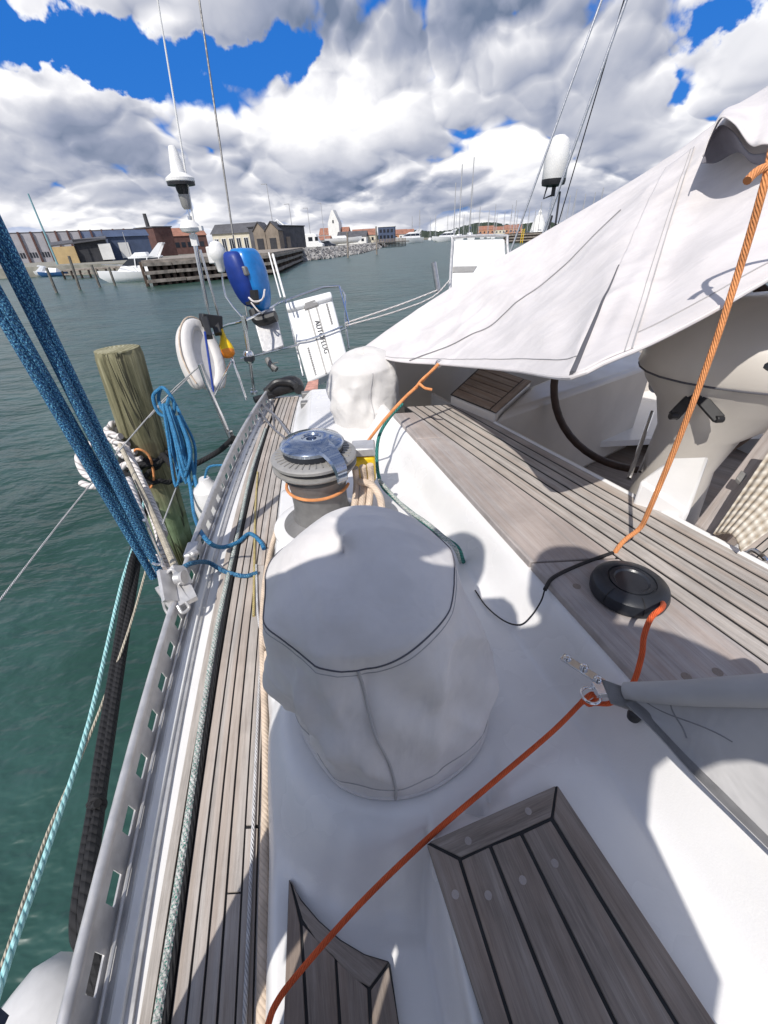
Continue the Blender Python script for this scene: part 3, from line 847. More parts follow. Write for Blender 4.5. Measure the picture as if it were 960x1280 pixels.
s_ = MB(); s_.lathe([(3*k, -5*k), (11*k, -3*k), (13*k, 1*k), (11*k, 5*k), (6*k, 9*k), (.001, 10*k)], 24, Matrix.Translation(c1)); s_.box(c1+Vector((9*k, 0, 0)), (14*k, 8*k, 5*k)); s_.box(onaxis(243, 300), (8*k, 8*k, 13*k)); s_.build('small_dome', 'white_plastic', amo)
wb = onaxis(243, 283); wt = onaxis(197, 0); s_ = MB(); s_.tube([wb, wt+(wt-wb)*.6], lambda u: .0085-.004*u, 8, smooth=0); s_.build('whip_aerial', 'white_plastic', amo)
# white stern lamp on its bracket
c2 = W(273, 322, 4.2); k2 = 4.2/F
s_ = MB(); s_.lathe([(4*k2, -16*k2), (5*k2, -10*k2), (9*k2, -2*k2), (11*k2, 3*k2), (10*k2, 9*k2), (6*k2, 16*k2), (.001, 18*k2)], 20, Matrix.Translation(c2)); s_.box(c2+Vector((-7*k2, 0, 3*k2)), (8*k2, 14*k2, 18*k2)); sl_ = s_.build('stern_searchlight', 'white_plastic', yacht, bevel=.01)
s_ = MB(); s_.tube([c2-Vector((0, 0, 16*k2)), W(282, 370, 4.15), W(304, 398, 3.9)], .008, 8, smooth=2); s_.build('lamp_bracket', 'steel', sl_)

# backstays running up to the mast head, and the thin dark stay on the other quarter
s_ = MB()
def stay(mb, a, ta, b, tb, r, ext=.6, sg=10):
    p, q = W(a[0], a[1], ta), W(b[0], b[1], tb); mb.tube([p, q+(q-p)*ext], r, sg, smooth=0)
stay(s_, (638, 315), 4.7, (752, 0), 3.6, .011)
stay(s_, (676, 300), 4.7, (783, 0), 3.6, .014)
s_.build('backstay', 'alu', yacht)
s_ = MB(); stay(s_, (697, 282), 4.9, (780, 0), 3.62, .006); s_.tube([W(690, 270, 4.8), W(684, 292, 4.8)], .012, 8, smooth=0); s_.tube([W(700, 240, 4.8), W(693, 290, 4.8)], .012, 8, smooth=0); s_.build('running_backstay', 'black', yacht)
s_ = MB(); stay(s_, (291, 292), 4.0, (249, 0), 3.5, .009); stay(s_, (309, 395), 4.0, (291, 292), 4.0, .006, 0); s_.build('quarter_stay', 'winch_dark', yacht)
# satellite dome on its pole
c3 = W(692, 226, 4.9); k3 = 4.25/F; Yd = c3.y
s_ = MB(); s_.lathe([(15.5*k3, 0), (16.5*k3, 2*k3), (16.3*k3, 26*k3), (15*k3, 38*k3), (12*k3, 45*k3), (6.5*k3, 49*k3), (.001, 50*k3)], 30, Matrix.Translation(c3)); sd = s_.build('satellite_dome', 'white_plastic', yacht)
s_ = MB(); s_.lathe([(7*k3, -7*k3), (15.5*k3, -5*k3), (16.5*k3, -1*k3), (16.5*k3, 2*k3)], 30, Matrix.Translation(c3)); s_.tube([c3+Vector((-8*k3, 0, -6*k3)), c3+Vector((-11*k3, 0, -20*k3)), c3+Vector((2*k3, 0, -16*k3))], 1.3*k3, 6, smooth=0); s_.tube([c3+Vector((2*k3, 0, -5*k3)), c3+Vector((2*k3, 0, -18*k3))], 3*k3, 8, smooth=0); s_.build('dome_bracket', 'black', sd)
s_ = MB(); s_.tube([c3+Vector((2*k3, 0, -14*k3)), Vector((c3.x-.02, Yd, DK+.3))], .022, 12, smooth=0); s_.build('dome_pole', 'steel', sd)
# winch-post tube at the port quarter
s_ = MB(); q_ = W(548, 365, 4.6); s_.tube([q_, PY(542, 328, q_.y)], .030, 16, smooth=0); pt_ = s_.build('quarter_post', 'alu', yacht)
s_ = MB(); q1_ = PY(542, 328, q_.y); s_.lathe([(.001, .001), (.024, .0012)], 14, Matrix.Translation(q1_+Vector((0, 0, .002)))); s_.build('post_bore', 'black', pt_)

# clutches, fairleads and small deck hardware between second and third winch
for (a, b, c_) in (((377, 494), (396, 492), .034), ((376, 506), (399, 504), .034)):
    s_ = MB(); p, q = P(*a, PLZ-.05), P(*b, PLZ-.05); s_.bar(p, q, .060, .045); s_.build('rope_clutch', 'winch_dark', yacht, bevel=.008)
s_ = MB()
s_.tube([P(403, 496, PLZ-.05), P(418, 494, PLZ-.05)], .014, 10, smooth=0); s_.build('deck_cleat', 'steel', yacht); s_ = MB()
s_.lathe([(.028, 0), (.028, .01), (.015, .016), (.012, .01), (.001, .01)], 18, Matrix.Translation(P(407, 506, PLZ-.09)))
s_.build('fairlead', 'steel', yacht, bevel=.003)
s_ = MB()
cv = [P(374, 520, 1.62), P(415, 518, 1.66), P(418, 548, 1.66), P(366, 552, 1.62)]
s_.prism(cv, .08); s_.build('clutch_plinth', 'gelcoat', yacht, bevel=.02)
s_ = MB(); s_.prism([P(380, 489, PLZ-.03), P(397, 486, PLZ-.03), P(398, 474, PLZ-.03), P(385, 477, PLZ-.03)], .01); s_.build('folded_pennant', 'flag_red' if 'flag_red' in M else 'rope_peach', yacht)

# pad-eye with turning block on the rail, where the blue tackle ends
b0 = P(214, 742, RZ); s_ = MB()
zt = RZ
s_.bar(P(206, 730, zt+.03), P(226, 758, zt-.02), .07, .022, up=(.3, -.3, 1))
s_.bar(P(206, 714, zt+.07), P(213, 752, zt+.015), .055, .016, up=(1, -.3, .4))
s_.bar(P(222, 708, zt+.06), P(232, 730, zt+.02), .06, .014, up=(.6, .4, .7))
s_.prism([P(226, 728, zt+.02), P(236, 724, zt+.02), P(246, 745, zt-.01), P(232, 752, zt-.01)], .02)
s_.tube([P(204, 752, zt), P(207, 762, zt-.03), P(213, 770, zt-.05), P(218, 764, zt-.03)], .006, 8)
s_.tube([P(222, 757, zt), P(228, 766, zt-.02), P(236, 760, zt-.02), P(232, 752, zt)], .006, 8)
s_.tube([P(208, 718, zt+.06), P(214, 712, zt+.075), P(221, 716, zt+.06)], .006, 8)
s_.lathe([(.001, -.018), (.026, -.016), (.020, 0), (.026, .016), (.001, .018)], 18, Matrix.Translation(P(226, 722, zt+.05)) @ Matrix.Rotation(R(80), 4, 'Y'))
blk = s_.build('turning_block', 'alu_dull', yacht, bevel=.003)
s_ = MB()
s_.tube([P(190, 704, zt+.12), P(197, 706, zt+.11), P(201, 700, zt+.12), P(186, 664, zt+.26), P(180, 650, zt+.34)], .005, 8); s_.build('snap_hook', 'steel', blk)
# second small fairlead further aft on the rail
s_ = MB(); s_.bar(P(237, 698, RZ), P(243, 680, RZ), .05, .035); s_.tube([P(238, 694, RZ+.03), P(247, 690, RZ+.02)], .014, 10, smooth=0); s_.build('rail_fairlead', 'alu_dull', yacht, bevel=.008)
# pivoting struts at the aft end of the deck
s_ = MB()
s_.tube([P(322, 512, DK+.03), P(342, 536, DK+.02), P(364, 553, DK+.04)], .008, 8); s_.tube([P(326, 505, DK+.06), P(344, 520, DK+.05), P(366, 549, DK+.05)], .010, 8); s_.tube([P(322, 512, DK+.03), P(336, 500, DK+.05), P(344, 540, DK)], .006, 8)
s_.build('stern_struts', 'alu', yacht)

# ================================================================== OUTBOARD MOTOR
ob = thing('outboard_motor', 'small outboard motor under a bright blue cover, clamped to the stern rail', 'outboard motor', W(335, 440, 3.9), world=True)
T0 = 3.75; kk = T0/F
up_ = (PY(305, 300, W(318, 400, T0).y)-W(318, 400, T0)).normalized()
rt = Vector((.9, -.42, 0)).normalized(); fw = rt.cross(up_)
oc = W(314, 345, T0)
secs = [(-.30, .045, .05, .02), (-.26, .09, .08, .015), (-.16, .120, .12, .005), (0, .132, .15, 0), (.13, .122, .145, -.01), (.20, .10, .125, -.015), (.222, .07, .09, -.02)]
n = 24
def sup(a, p_=3.6): 
    c_, s2 = math.cos(a), math.sin(a); f_ = (abs(c_)**p_+abs(s2)**p_)**(-1/p_); return c_*f_, s2*f_
vs = []
upo = (up_+rt*-.18).normalized()
for (h, rx, ry, dx) in secs:
    for i in range(n):
        x, y_ = sup(2*math.pi*i/n); vs.append(oc+upo*h+rt*(x*rx+dx)+fw*(y_*ry))
fs = [(i*n+j, i*n+(j+1) % n, (i+1)*n+(j+1) % n, (i+1)*n+j) for i in range(len(secs)-1) for j in range(n)]+[tuple(reversed(range(n))), tuple((len(secs)-1)*n+j for j in range(n))]
s_ = MB(); s_.add(vs, fs); s_.build('cowl_cover', 'blue_cover', ob, sharp=70, subsurf=1)
s_ = MB()
vs2 = [v+rt*-.035-fw*-.09+upo*.01 for v in vs]; s_.add([oc+(v-oc)*.86 for v in vs2], fs); s_.build('cover_skirt', 'blue_dark', ob, sharp=70, subsurf=1)
front = fw*(-1 if fw.y > 0 else 1)
s_ = MB(); a_ = oc+front*.168+upo*.045; s_.prism([a_-rt*.085+upo*.04, a_+rt*.085+upo*.035, a_+rt*.095-upo*.035, a_-rt*.045-upo*.045], front*-.05); s_.build('carry_handle', 'winch_dark', ob, bevel=.01)
s_ = MB(); a_ = oc+front*.150-upo*.155+rt*.035; s_.prism([a_-rt*.075+upo*.05, a_+rt*.085+upo*.05, a_+rt*.06-upo*.07, a_-rt*.05-upo*.07], front*-.05); s_.tube([oc+front*.09-upo*.27, oc+front*.10-upo*.36+rt*.04, W(345, 395, 3.8)], .05, 10); s_.build('engine_body', 'black', ob, bevel=.01)
s_ = MB(); s_.tube([W(311, 372, 3.55), W(318, 377, 3.53), W(328, 374, 3.53), W(331, 362, 3.55)], .008, 8); s_.tube([W(314, 378, 3.6), W(322, 388, 3.6), W(328, 392, 3.65)], .007, 8); s_.build('starter_cord', 'rope_white', ob)
s_ = MB()
leg = [W(315, 392, 3.85), W(343, 383, 3.9), W(355, 432, 3.9), W(329, 442, 3.85)]
s_.prism(leg, (leg[1]-leg[0]).cross(leg[3]-leg[0]).normalized()*.05); s_.build('motor_bracket', 'alu_dull', ob, bevel=.01)
s_ = MB(); pc = W(341, 455, 3.9)
s_.tube([W(334, 448, 3.9), W(338, 456, 3.9), W(346, 462, 3.9)], .028, 10)
for a in (20, 140, 260):
    d1 = rt*math.cos(R(a))+Vector((0, 0, 1))*math.sin(R(a)); s_.prism([pc+d1*.01+rt*.01, pc+d1*.05+rt*.03, pc+d1*.075, pc+d1*.05-rt*.025, pc+d1*.01-rt*.01], front*.012)
s_.build('propeller', 'winch_dark', ob, bevel=.004)
s_ = MB(); s_.tube([W(341, 318, 3.95), W(356, 372, 3.85)], .011, 8, smooth=0); s_.tube([W(336, 316, 3.95), W(351, 372, 3.85)], .007, 8, smooth=0); s_.build('tiller_arm', 'white_plastic', ob)

# ================================================================== LIFERAFTS (white canisters in the rail frames)
def text_mesh(name, body, size, mat, parent, origin, xdir, ydir, ext=.001):
    cu = bpy.data.curves.new(name, 'FONT'); cu.body = body; cu.size = size; cu.extrude = ext; cu.align_x = 'LEFT'
    tmp = bpy.data.objects.new(name, cu); COL.objects.link(tmp)
    bpy.context.view_layer.update()
    me = bpy.data.meshes.new_from_object(tmp.evaluated_get(bpy.context.evaluated_depsgraph_get()))
    COL.objects.unlink(tmp); bpy.data.objects.remove(tmp)
    x = Vector(xdir).normalized(); z = x.cross(Vector(ydir)).normalized(); y_ = z.cross(x)
    mat4 = Matrix((x, y_, z)).transposed().to_4x4(); mat4.translation = Vector(origin)-Vector(parent.get('_org', (0, 0, 0)))
    me.transform(mat4); me.materials.clear(); me.materials.append(M[mat])
    o = bpy.data.objects.new(name, me); COL.objects.link(o); o.parent = parent; return o
lr = thing('liferaft', 'white liferaft canister with black lettering strapped in the stern rail', 'liferaft', W(395, 465, 4.0), world=True)
c4 = [W(357, 382, 4.10), W(414, 367, 4.15), W(437, 455, 4.02), W(385, 478, 3.97)]
nn = (c4[1]-c4[0]).cross(c4[3]-c4[0]).normalized()
if nn.y > 0: nn = -nn                # towards the viewer
s_ = MB(); s_.prism(c4, nn*-.16); s_.build('case_front', 'white_paint', lr, bevel=.025)
def lq(u, v, o_=0.0): return quad_lerp(c4, u, v)+nn*o_
s_ = MB()
s_.prism([lq(.0, .0, .045), lq(1.0, .0, .045), lq(1.0, .10, .045), lq(0, .10, .045)], nn*-.20); s_.build('case_lid', 'white_paint', lr, bevel=.02)
s_ = MB(); s_.prism([lq(.40, .075, .052), lq(.62, .07, .052), lq(.68, .12, .02), lq(.36, .13, .02)], nn*-.03); s_.build('webbing_handle', 'winch_grey', lr, bevel=.004)
s_ = MB()
for u in (.42, .60): s_.prism([lq(u, .10, .004), lq(u+.035, .10, .004), lq(u+.035, .99, .004), lq(u, .99, .004)], nn*-.01)
s_.build('case_groove', 'winch_grey', lr)
dn = (c4[3]-c4[0]); rt_ = (c4[1]-c4[0])
text_mesh('lettering', 'AUTOFLUG', .072, 'black', lr, lq(.50, .30, .006), dn, rt_)
# unreadable small print: short dashes
s_ = MB(); random.seed(3)
for (u, v0, v1) in ((.83, .12, .42), (.19, .60, .95)):
    v = v0
    while v < v1:
        w_ = random.uniform(.012, .022); s_.prism([lq(u, v, .005), lq(u+.04, v, .005), lq(u+.04, v+w_, .005), lq(u, v+w_, .005)], nn*-.006); v += w_+.009
s_.build('small_print', 'winch_dark', lr)
s_ = MB(); s_.tube([lq(0, .50, .03), lq(.35, .53, .03), lq(1.05, .52, .04)], .010, 8); s_.build('retaining_bar', 'steel', lr)

lr2 = thing('liferaft', 'white rounded panel in a grey tube frame, standing at the stern behind the canvas', 'liferaft', W(600, 360, 4.6), world=True)
c5 = [W(567, 299, 4.75), W(632, 297, 4.80), W(636, 372, 4.7), W(563, 372, 4.65)]
nn5 = (c5[1]-c5[0]).cross(c5[3]-c5[0]).normalized()
if nn5.y > 0: nn5 = -nn5
def l5(u, v, o_=0): return quad_lerp(c5, u, v)+nn5*o_
s_ = MB(); s_.prism(c5, nn5*-.10); s_.build('case', 'white_paint', lr2, bevel=.03)
s_ = MB(); s_.tube([l5(-.02, 1, .01), l5(-.02, .10, .01), l5(.05, -.02, .01), l5(.95, -.02, .01), l5(1.02, .1, .01), l5(1.02, 1, .01)], .016, 10, smooth=4); s_.build('tube_frame', 'alu_dull', lr2)
s_ = MB(); s_.prism([l5(.02, .48, .01), l5(.45, .48, .01), l5(.38, .58, .01), l5(.02, .58, .01)], nn5*-.02); s_.build('strap', 'winch_grey', lr2, bevel=.003)

# white lines from the canister frame to the canvas, over the post
o = MB(); o.tube([W(432, 404, 4.38), W(500, 381, 4.45), W(549, 362, 4.58)], .009, 8, smooth=3); o.tube([W(433, 407, 4.38), W(490, 391, 4.42), W(540, 372, 4.5), W(562, 350, 4.6)], .008, 8, smooth=3)
tag(o.build('white_line', 'rope_white', loc=W(433, 407, 4.38)), 'pair of taut white lines running from the lettered canister frame to the quarter post', 'rope')

# ================================================================== LIFE RING AND YELLOW RESCUE LIGHT
hr = thing('horseshoe_lifebuoy', 'white horseshoe lifebuoy in a cover with a pale strap, hung on the stern rail', 'lifebuoy', W(262, 500, 3.3), world=True)
TH = 3.30
ca, cb_ = W(243, 395, TH), W(268, 497, TH)
axv = (cb_-ca); LH = axv.length; axv.normalize()
side = Vector((.40, .92, 0)); side = (side-axv*side.dot(axv)).normalized(); thk = side.cross(axv)
cen = (ca+cb_)/2+side*.05+Vector((-.07, 0, 0))
path = []
for i in range(25):
    a = R(-160)+R(320)*i/24
    path.append(cen+axv*(-math.cos(a)*LH*.40)+side*(math.sin(a)*LH*.20))
s_ = MB()
sec = [(math.cos(2*math.pi*i/14), math.sin(2*math.pi*i/14)) for i in range(14)]
vs = []; pn_ = len(path)
for i, p in enumerate(path):
    tg = (path[min(i+1, pn_-1)]-path[max(i-1, 0)]).normalized(); nb = thk; na = tg.cross(nb).normalized()
    e = min(1, min(i, pn_-1-i)/1.5+.55)
    for (x, y_) in sec:
        fx = math.copysign(abs(x)**.6, x)*.048*e; fy = math.copysign(abs(y_)**.6, y_)*.070*e
        vs.append(p+na*fx*1.05+nb*fy)
fs = [(i*14+j, i*14+(j+1) % 14, (i+1)*14+(j+1) % 14, (i+1)*14+j) for i in range(pn_-1) for j in range(14)]+[tuple(reversed(range(14))), tuple((pn_-1)*14+j for j in range(14))]
s_.add(vs, fs); s_.build('buoy_body', 'cover_white', hr, sharp=60, subsurf=1)
s_ = MB(); inner = [cen+axv*(-math.cos(a)*LH*.38)+side*(math.sin(a)*LH*.18) for a in [2*math.pi*i/28 for i in range(28)]]; s_.prism([p+thk*.035 for p in inner], thk*-.07); s_.build('cover_panel', 'cover_white', hr, bevel=.01)
tp = [p-side*.0+(-(p-cen).normalized()*-.062) for p in path[2:-2]]
s_ = MB(); s_.tube([p+thk*-.03 for p in tp], .006, 6, smooth=2); s_.build('edge_piping', 'rope_beige', hr)
s_ = MB(); s_.tube([W(256, 415, 3.2), W(262, 455, 3.15), W(268, 500, 3.1)], .009, 8); s_.build('cord', 'blue_dark', hr)
s_ = MB(); s_.bar(W(251, 400, 3.32), W(276, 403, 3.45), .07, .10); s_.bar(W(256, 398, 3.3), W(262, 422, 3.25), .05, .05); s_.bar(W(267, 396, 3.42), W(273, 418, 3.42), .06, .06); s_.build('holder', 'black', hr, bevel=.008)

yl = thing('rescue_light', 'yellow rescue light with an orange lower end, hanging beside the lifebuoy', 'rescue light', W(284, 450, 3.55), world=True)
a_, b_ = W(272, 398, 3.5), W(286, 446, 3.5); ax_ = (b_-a_).normalized(); q_ = Vector((0, 0, 1)).rotation_difference(ax_).to_matrix().to_4x4(); q_.translation = a_
LL = (b_-a_).length
s_ = MB(); s_.lathe([(.001, 0), (.016, .002), (.020, LL*.35), (.026, LL*.5), (.055, LL*.72), (.062, LL*.82), (.0615, LL*.86)], 20, q_); s_.build('float_body', 'yellow', yl)
s_ = MB(); s_.lathe([(.0612, LL*.86), (.058, LL*.93), (.045, LL*.98), (.025, LL), (.001, LL)], 20, q_); s_.build('float_end', 'orange_float', yl)

# black folded bundle at the aft end of the deck
s_ = MB(); s_.tube([P(332, 492, DK+.05), P(350, 484, DK+.09), P(368, 480, DK+.09), P(374, 487, DK+.07)], lambda u: .045+.03*math.sin(u*math.pi), 12, smooth=5); s_.tube([P(336, 486, DK+.10), P(346, 478, DK+.15), P(362, 478, DK+.14), P(370, 482, DK+.12)], .03, 10, smooth=5); s_.tube([P(318, 500, DK+.03), P(338, 494, DK+.04), P(352, 490, DK+.05)], .03, 10, smooth=4)
tag(s_.build('strap_bundle', 'black', loc=P(350, 490, DK)), 'black folded strap bundle lying at the aft end of the teak side deck', 'strap')

# ================================================================== CANVAS
def fold(x, c_, w_): return math.exp(-((x-c_)/w_)**2)
wcov = thing('winch_cover', 'large grey fabric cover with dark seams, over the winch nearest the viewer', 'winch cover', (WC.x, WC.y, PLZ), group='fabric winch covers', world=True)
random.seed(11)
def cover_surf(cx, cy, z0, rb, rt_, hgt, lean, fr, seed):
    def fn(u, v):
        a = 2*math.pi*u
        # v: 0 hem .. .72 seam .. 1 crown
        if v < .70:
            k = v/.70; r = rb+(rt_-rb)*k+.012*math.sin(k*math.pi); z = z0+hgt*k
        else:
            k = min(1.0, (v-.70)/.30); ang = k*math.pi/2; r = rt_*math.cos(ang)**.9; z = z0+hgt+.085*math.sin(ang)
            r = rt_*(1-k)**.80 if k < 1 else 0
            z = z0+hgt+.068*(1-(1-k)**2.2)
        s1 = seed
        body = (1-abs(v-.38)/.45) if v < .83 else 0
        body = max(0, body)
        wv = (.013*math.sin(3*a+s1+4*v)+.009*math.sin(5*a-2.2*s1-7*v)+.006*math.sin(9*a+6*v*3+s1)+.006*math.sin(2*a+13*v+s1)+.004*math.sin(7*a-19*v+2*s1))*body*fr
        # hard pinched folds radiating down from the seam
        for (c_, w_, d_, v0, v1) in fr_folds:
            da = (a-c_-.5*(v-.4)+math.pi) % (2*math.pi)-math.pi
            wv += .7*d_*math.exp(-(da/w_)**2)*smst(v, v0-.12, v0+.1)*(1-smst(v, v1-.1, v1+.12))
        r += wv*(r/rb if r > .02 else 0)
        cr = crumple((math.cos(a)*r, math.sin(a)*r, z-z0), 6.2, seed)-.35
        hm = smst(v, .03, .24)*(1 if v < .7 else 1-.55*(v-.7)/.3)
        dr = cr*.018*fr*hm*(1-smst(v, .86, 1.0))*(1-.75*math.exp(-((v-.70)/.07)**2))
        k3_ = smst(v, .62, .95)
        r += dr*(1-k3_)*(r/rb)
        return Vector((cx+math.cos(a)*r+lean[0]*v, cy+math.sin(a)*r+lean[1]*v, z+.5*wv*(1 if v > .6 else .2)+dr*k3_*.8+.018*math.cos(a-R(60))*smst(v, .3, .7)))
    return fn
def vseam(u): return .70-.055*math.exp(-((u-.745)/.085)**2)
fr_folds = [(R(250), .10, .014, .05, .6), (R(282), .16, -.016, .15, .55), (R(300), .07, .012, .1, .5), (R(318), .14, -.012, .2, .62), (R(225), .16, -.020, .05, .68), (R(205), .14, .012, .3, .75), (R(186), .26, -.012, .35, .7), (R(340), .12, .010, .1, .5), (R(265), .06, -.008, .3, .66)]
cfn1 = cover_surf(WC.x, WC.y, PLZ-.005, .224, .180, .388, (-.075, -.0), 1.0, .7)
s_ = MB(); s_.grid(cfn1, 160, 90); body = s_.build('cover_body', 'cover_grey', wcov, sharp=80)
s_ = MB(); s_.tube([cfn1(i/144, vseam(i/144))+(cfn1(i/144, vseam(i/144))-Vector((WC.x, WC.y, cfn1(i/144, vseam(i/144)).z)))*.004 for i in range(144)], .0014, 6, closed=True, smooth=1); s_.build('crown_seam', 'seam', body)
useam = .745
s_ = MB(); s_.tube([cfn1(useam+.012*math.sin(k_/30*5)*(1-k_/30), vseam(.745)*k_/30)+Vector((.0, -.002, 0)) for k_ in range(31)], .0028, 6, smooth=1); s_.build('side_seam', 'seam_soft', body)
s_ = MB(); s_.tube([cfn1(i/96, .075)+(cfn1(i/96, .075)-Vector((WC.x, WC.y, cfn1(i/96, .075).z)))*.003 for i in range(96)], .0011, 5, closed=True, smooth=1); s_.build('hem_stitching', 'seam_soft', body)
s_ = MB(); s_.tube([cfn1(i/144, vseam(i/144)-.022)+(cfn1(i/144, vseam(i/144)-.022)-Vector((WC.x, WC.y, cfn1(i/144, vseam(i/144)-.022).z)))*.003 for i in range(144)], .0008, 5, closed=True, smooth=1); s_.build('crown_stitching', 'seam_soft', body)
s_ = MB(); s_.tube([cfn1(i/96, .004) for i in range(96)], .004, 6, closed=True, smooth=1); s_.build('hem', 'cover_grey', body)

wcov2 = thing('winch_cover', 'white fabric cover over the winch by the stern, under the canvas corner', 'winch cover', tuple(W3), group='fabric winch covers', world=True)
fr_folds = [(R(250), .12, .015, .05, .6), (R(285), .10, -.015, .15, .6), (R(215), .12, .016, .1, .7), (R(320), .12, .012, .1, .7)]
w3c = P(456, 533, PLZ)+Vector((.0, .18, 0))
cfn2 = cover_surf(w3c.x, w3c.y, PLZ-.02, .196, .184, .33, (.015, .0), .8, 2.1)
s_ = MB(); s_.grid(cfn2, 110, 70); body2 = s_.build('cover_body', 'cover_white', wcov2, sharp=80)
s_ = MB(); s_.tube([cfn2(i/80, .015)+Vector((0, 0, -.003)) for i in range(80)], .006, 6, closed=True, smooth=1); s_.build('hem', 'seam', body2)
s_ = MB(); s_.tube([cfn2(.79+.006*math.sin(k_/4), .70*k_/30) for k_ in range(31)], .003, 6, smooth=1); s_.build('side_seam', 'seam_soft', body2)

# ---- the big boom awning
aw = thing('boom_awning', 'huge pale grey canvas awning slung from the boom over the cockpit', 'awning', W(640, 465, 1.3), world=True)
def curve_eval(tab, u):
    xs = [k_[0] for k_ in tab]
    for i in range(len(tab)-1):
        if u <= tab[i+1][0] or i == len(tab)-2:
            a, b_ = tab[i], tab[i+1]
            p0 = tab[max(0, i-1)]; p3 = tab[min(len(tab)-1, i+2)]
            k_ = (u-a[0])/(b_[0]-a[0]); k_ = max(0, min(1.6, k_))
            m1 = (b_[1]-p0[1])*((b_[0]-a[0])/(b_[0]-p0[0])) ; m2 = (p3[1]-a[1])*((b_[0]-a[0])/(p3[0]-a[0]))
            k2_, k3_ = k_*k_, k_**3
            return a[1]*(2*k3_-3*k2_+1)+m1*(k3_-2*k2_+k_)+b_[1]*(-2*k3_+3*k2_)+m2*(k3_-k2_)
bot = [(0, W(452, 437, 2.52)), (.12, W(489, 450, 2.22)), (.30, W(548, 455, 1.85)), (.55, W(640, 463, 1.22)), (.70, W(700, 472, .88)), (.735, W(722, 470, .82)), (.78, W(757, 453, .80)), (.84, W(803, 434, .80)), (.93, W(886, 392, .80)), (1.0, W(962, 348, .80)), (1.15, W(1120, 262, .82)), (1.5, W(1120, 262, .82)+Vector((.62, -.60, .02)))]
topc = [(0, W(452, 436, 2.54)), (.12, W(505, 398, 2.45)), (.30, W(575, 352, 2.30)), (.55, W(680, 290, 2.05)), (.72, W(770, 237, 1.85)), (.84, W(846, 188, 1.70)), (.93, W(905, 146, 1.58)), (1.0, W(965, 108, 1.45)), (1.15, W(1100, 20, 1.2)), (1.5, W(1100, 20, 1.2)+Vector((.60, -.75, -.05)))]
def awn(u, v):
    uu = u*1.5
    a = curve_eval(bot, uu); b_ = curve_eval(topc, uu)
    if v <= .78:
        k_ = v/.78; p = a.lerp(b_, k_)
    else:
        k_ = (v-.78)/.22; p = b_+(b_-a)*0
        out_ = Vector((.55, .35, -.25)); p = b_+out_*(k_*.6)-Vector((0, 0, .25))*k_*k_
    v_ = min(1, v/.78)
    n_ = Vector((-.45, -.6, .66))
    s_sag = -.05*math.sin(math.pi*v_)*min(1, uu*2)
    span = (b_-a).length
    wr = .010*math.sin(uu*16-v_*7)*math.sin(math.pi*v_)+.006*math.sin(uu*31-v_*15+1)*(1-v_)*v_*4*.5+.004*math.sin(uu*47+v_*9)*v_*(1-v_)*3
    # tension folds running from the lower corner up to the boom
    for (c_, sl_, w_, d_) in ((.72, .10, .020, .014), (.70, -.12, .03, -.012), (.76, .19, .018, .012), (.66, -.30, .035, .010), (.84, .12, .03, -.012), (.55, -.35, .05, -.012)):
        wr += d_*fold(uu, c_+sl_*v_, w_*(1+1.5*v_))*(1-smst(v_, .55, 1.0))*smst(v_, .02, .15)
    cr_ = (crumple((p.x, p.y, p.z*1.6), 2.2, 3.0)-.3)*.017*min(1, span*1.3)*smst(v_, 0, .1)*(1-.6*smst(v_, .7, 1))
    return p+n_*(s_sag+cr_+wr*min(1, span*1.4))
s_ = MB(); s_.grid(awn, 300, 110, flip=False)
main = s_.build('awning_sheet', 'tarp', aw, sharp=80, solid=.003)
# seams and the reinforcing band near the near corner
def on_awn(pts, off=.004): return [awn(u/1.5, v*.78)+Vector((-.45, -.6, .66))*off for u, v in pts]
s_ = MB(); s_.tube(on_awn([(.19+.55*k_/60, .02+.78*k_/60) for k_ in range(61)], .006), .0022, 6, smooth=1); s_.build('sheet_seam', 'seam_mid', main)
s_ = MB()
def bandfn(u, v):
    c_ = .775+.075*v+(.10-.045*v)*(u-.5)
    return awn(c_/1.5, (.005+.90*v)*.78)+Vector((-.45, -.6, .66))*.006
s_.grid(bandfn, 20, 130); s_.build('reinforcing_band', 'tarp_band', main, sharp=80, solid=.002)
s_ = MB()
s_.tube([bandfn(0, k_/60)+Vector((-.45, -.6, .66))*.002 for k_ in range(25)], lambda u: .005*(1-u)+.0015, 6, smooth=1); s_.build('band_edge', 'seam', main)
s_ = MB()
s_.tube([bandfn(.86, k_/130)+Vector((-.45, -.6, .66))*.003 for k_ in range(131)], .0012, 5, smooth=1); s_.tube([bandfn(.98, k_/130)+Vector((-.45, -.6, .66))*.003 for k_ in range(131)], .0016, 5, smooth=1); s_.build('band_stitching', 'seam_soft', main)
s_ = MB(); hem_pts = [(k_/160*1.1, .055) for k_ in range(161)]; s_.tube(on_awn(hem_pts, .004), .0012, 5, smooth=1); s_.build('hem_stitching', 'seam_soft', main)
s_ = MB(); s_.tube([awn(k_/60, 0) for k_ in range(61)], .005, 8, smooth=1); s_.build('hem', 'tarp', main)
g_ = W(545, 457, 1.83); s_ = MB(); s_.tube([awn(.30/1.5, .012)+Vector((math.cos(a)*.014, 0, math.sin(a)*.014-.004)) for a in [2*math.pi*i/14 for i in range(14)]], .004, 6, closed=True, smooth=1); s_.build('grommet', 'steel', main)
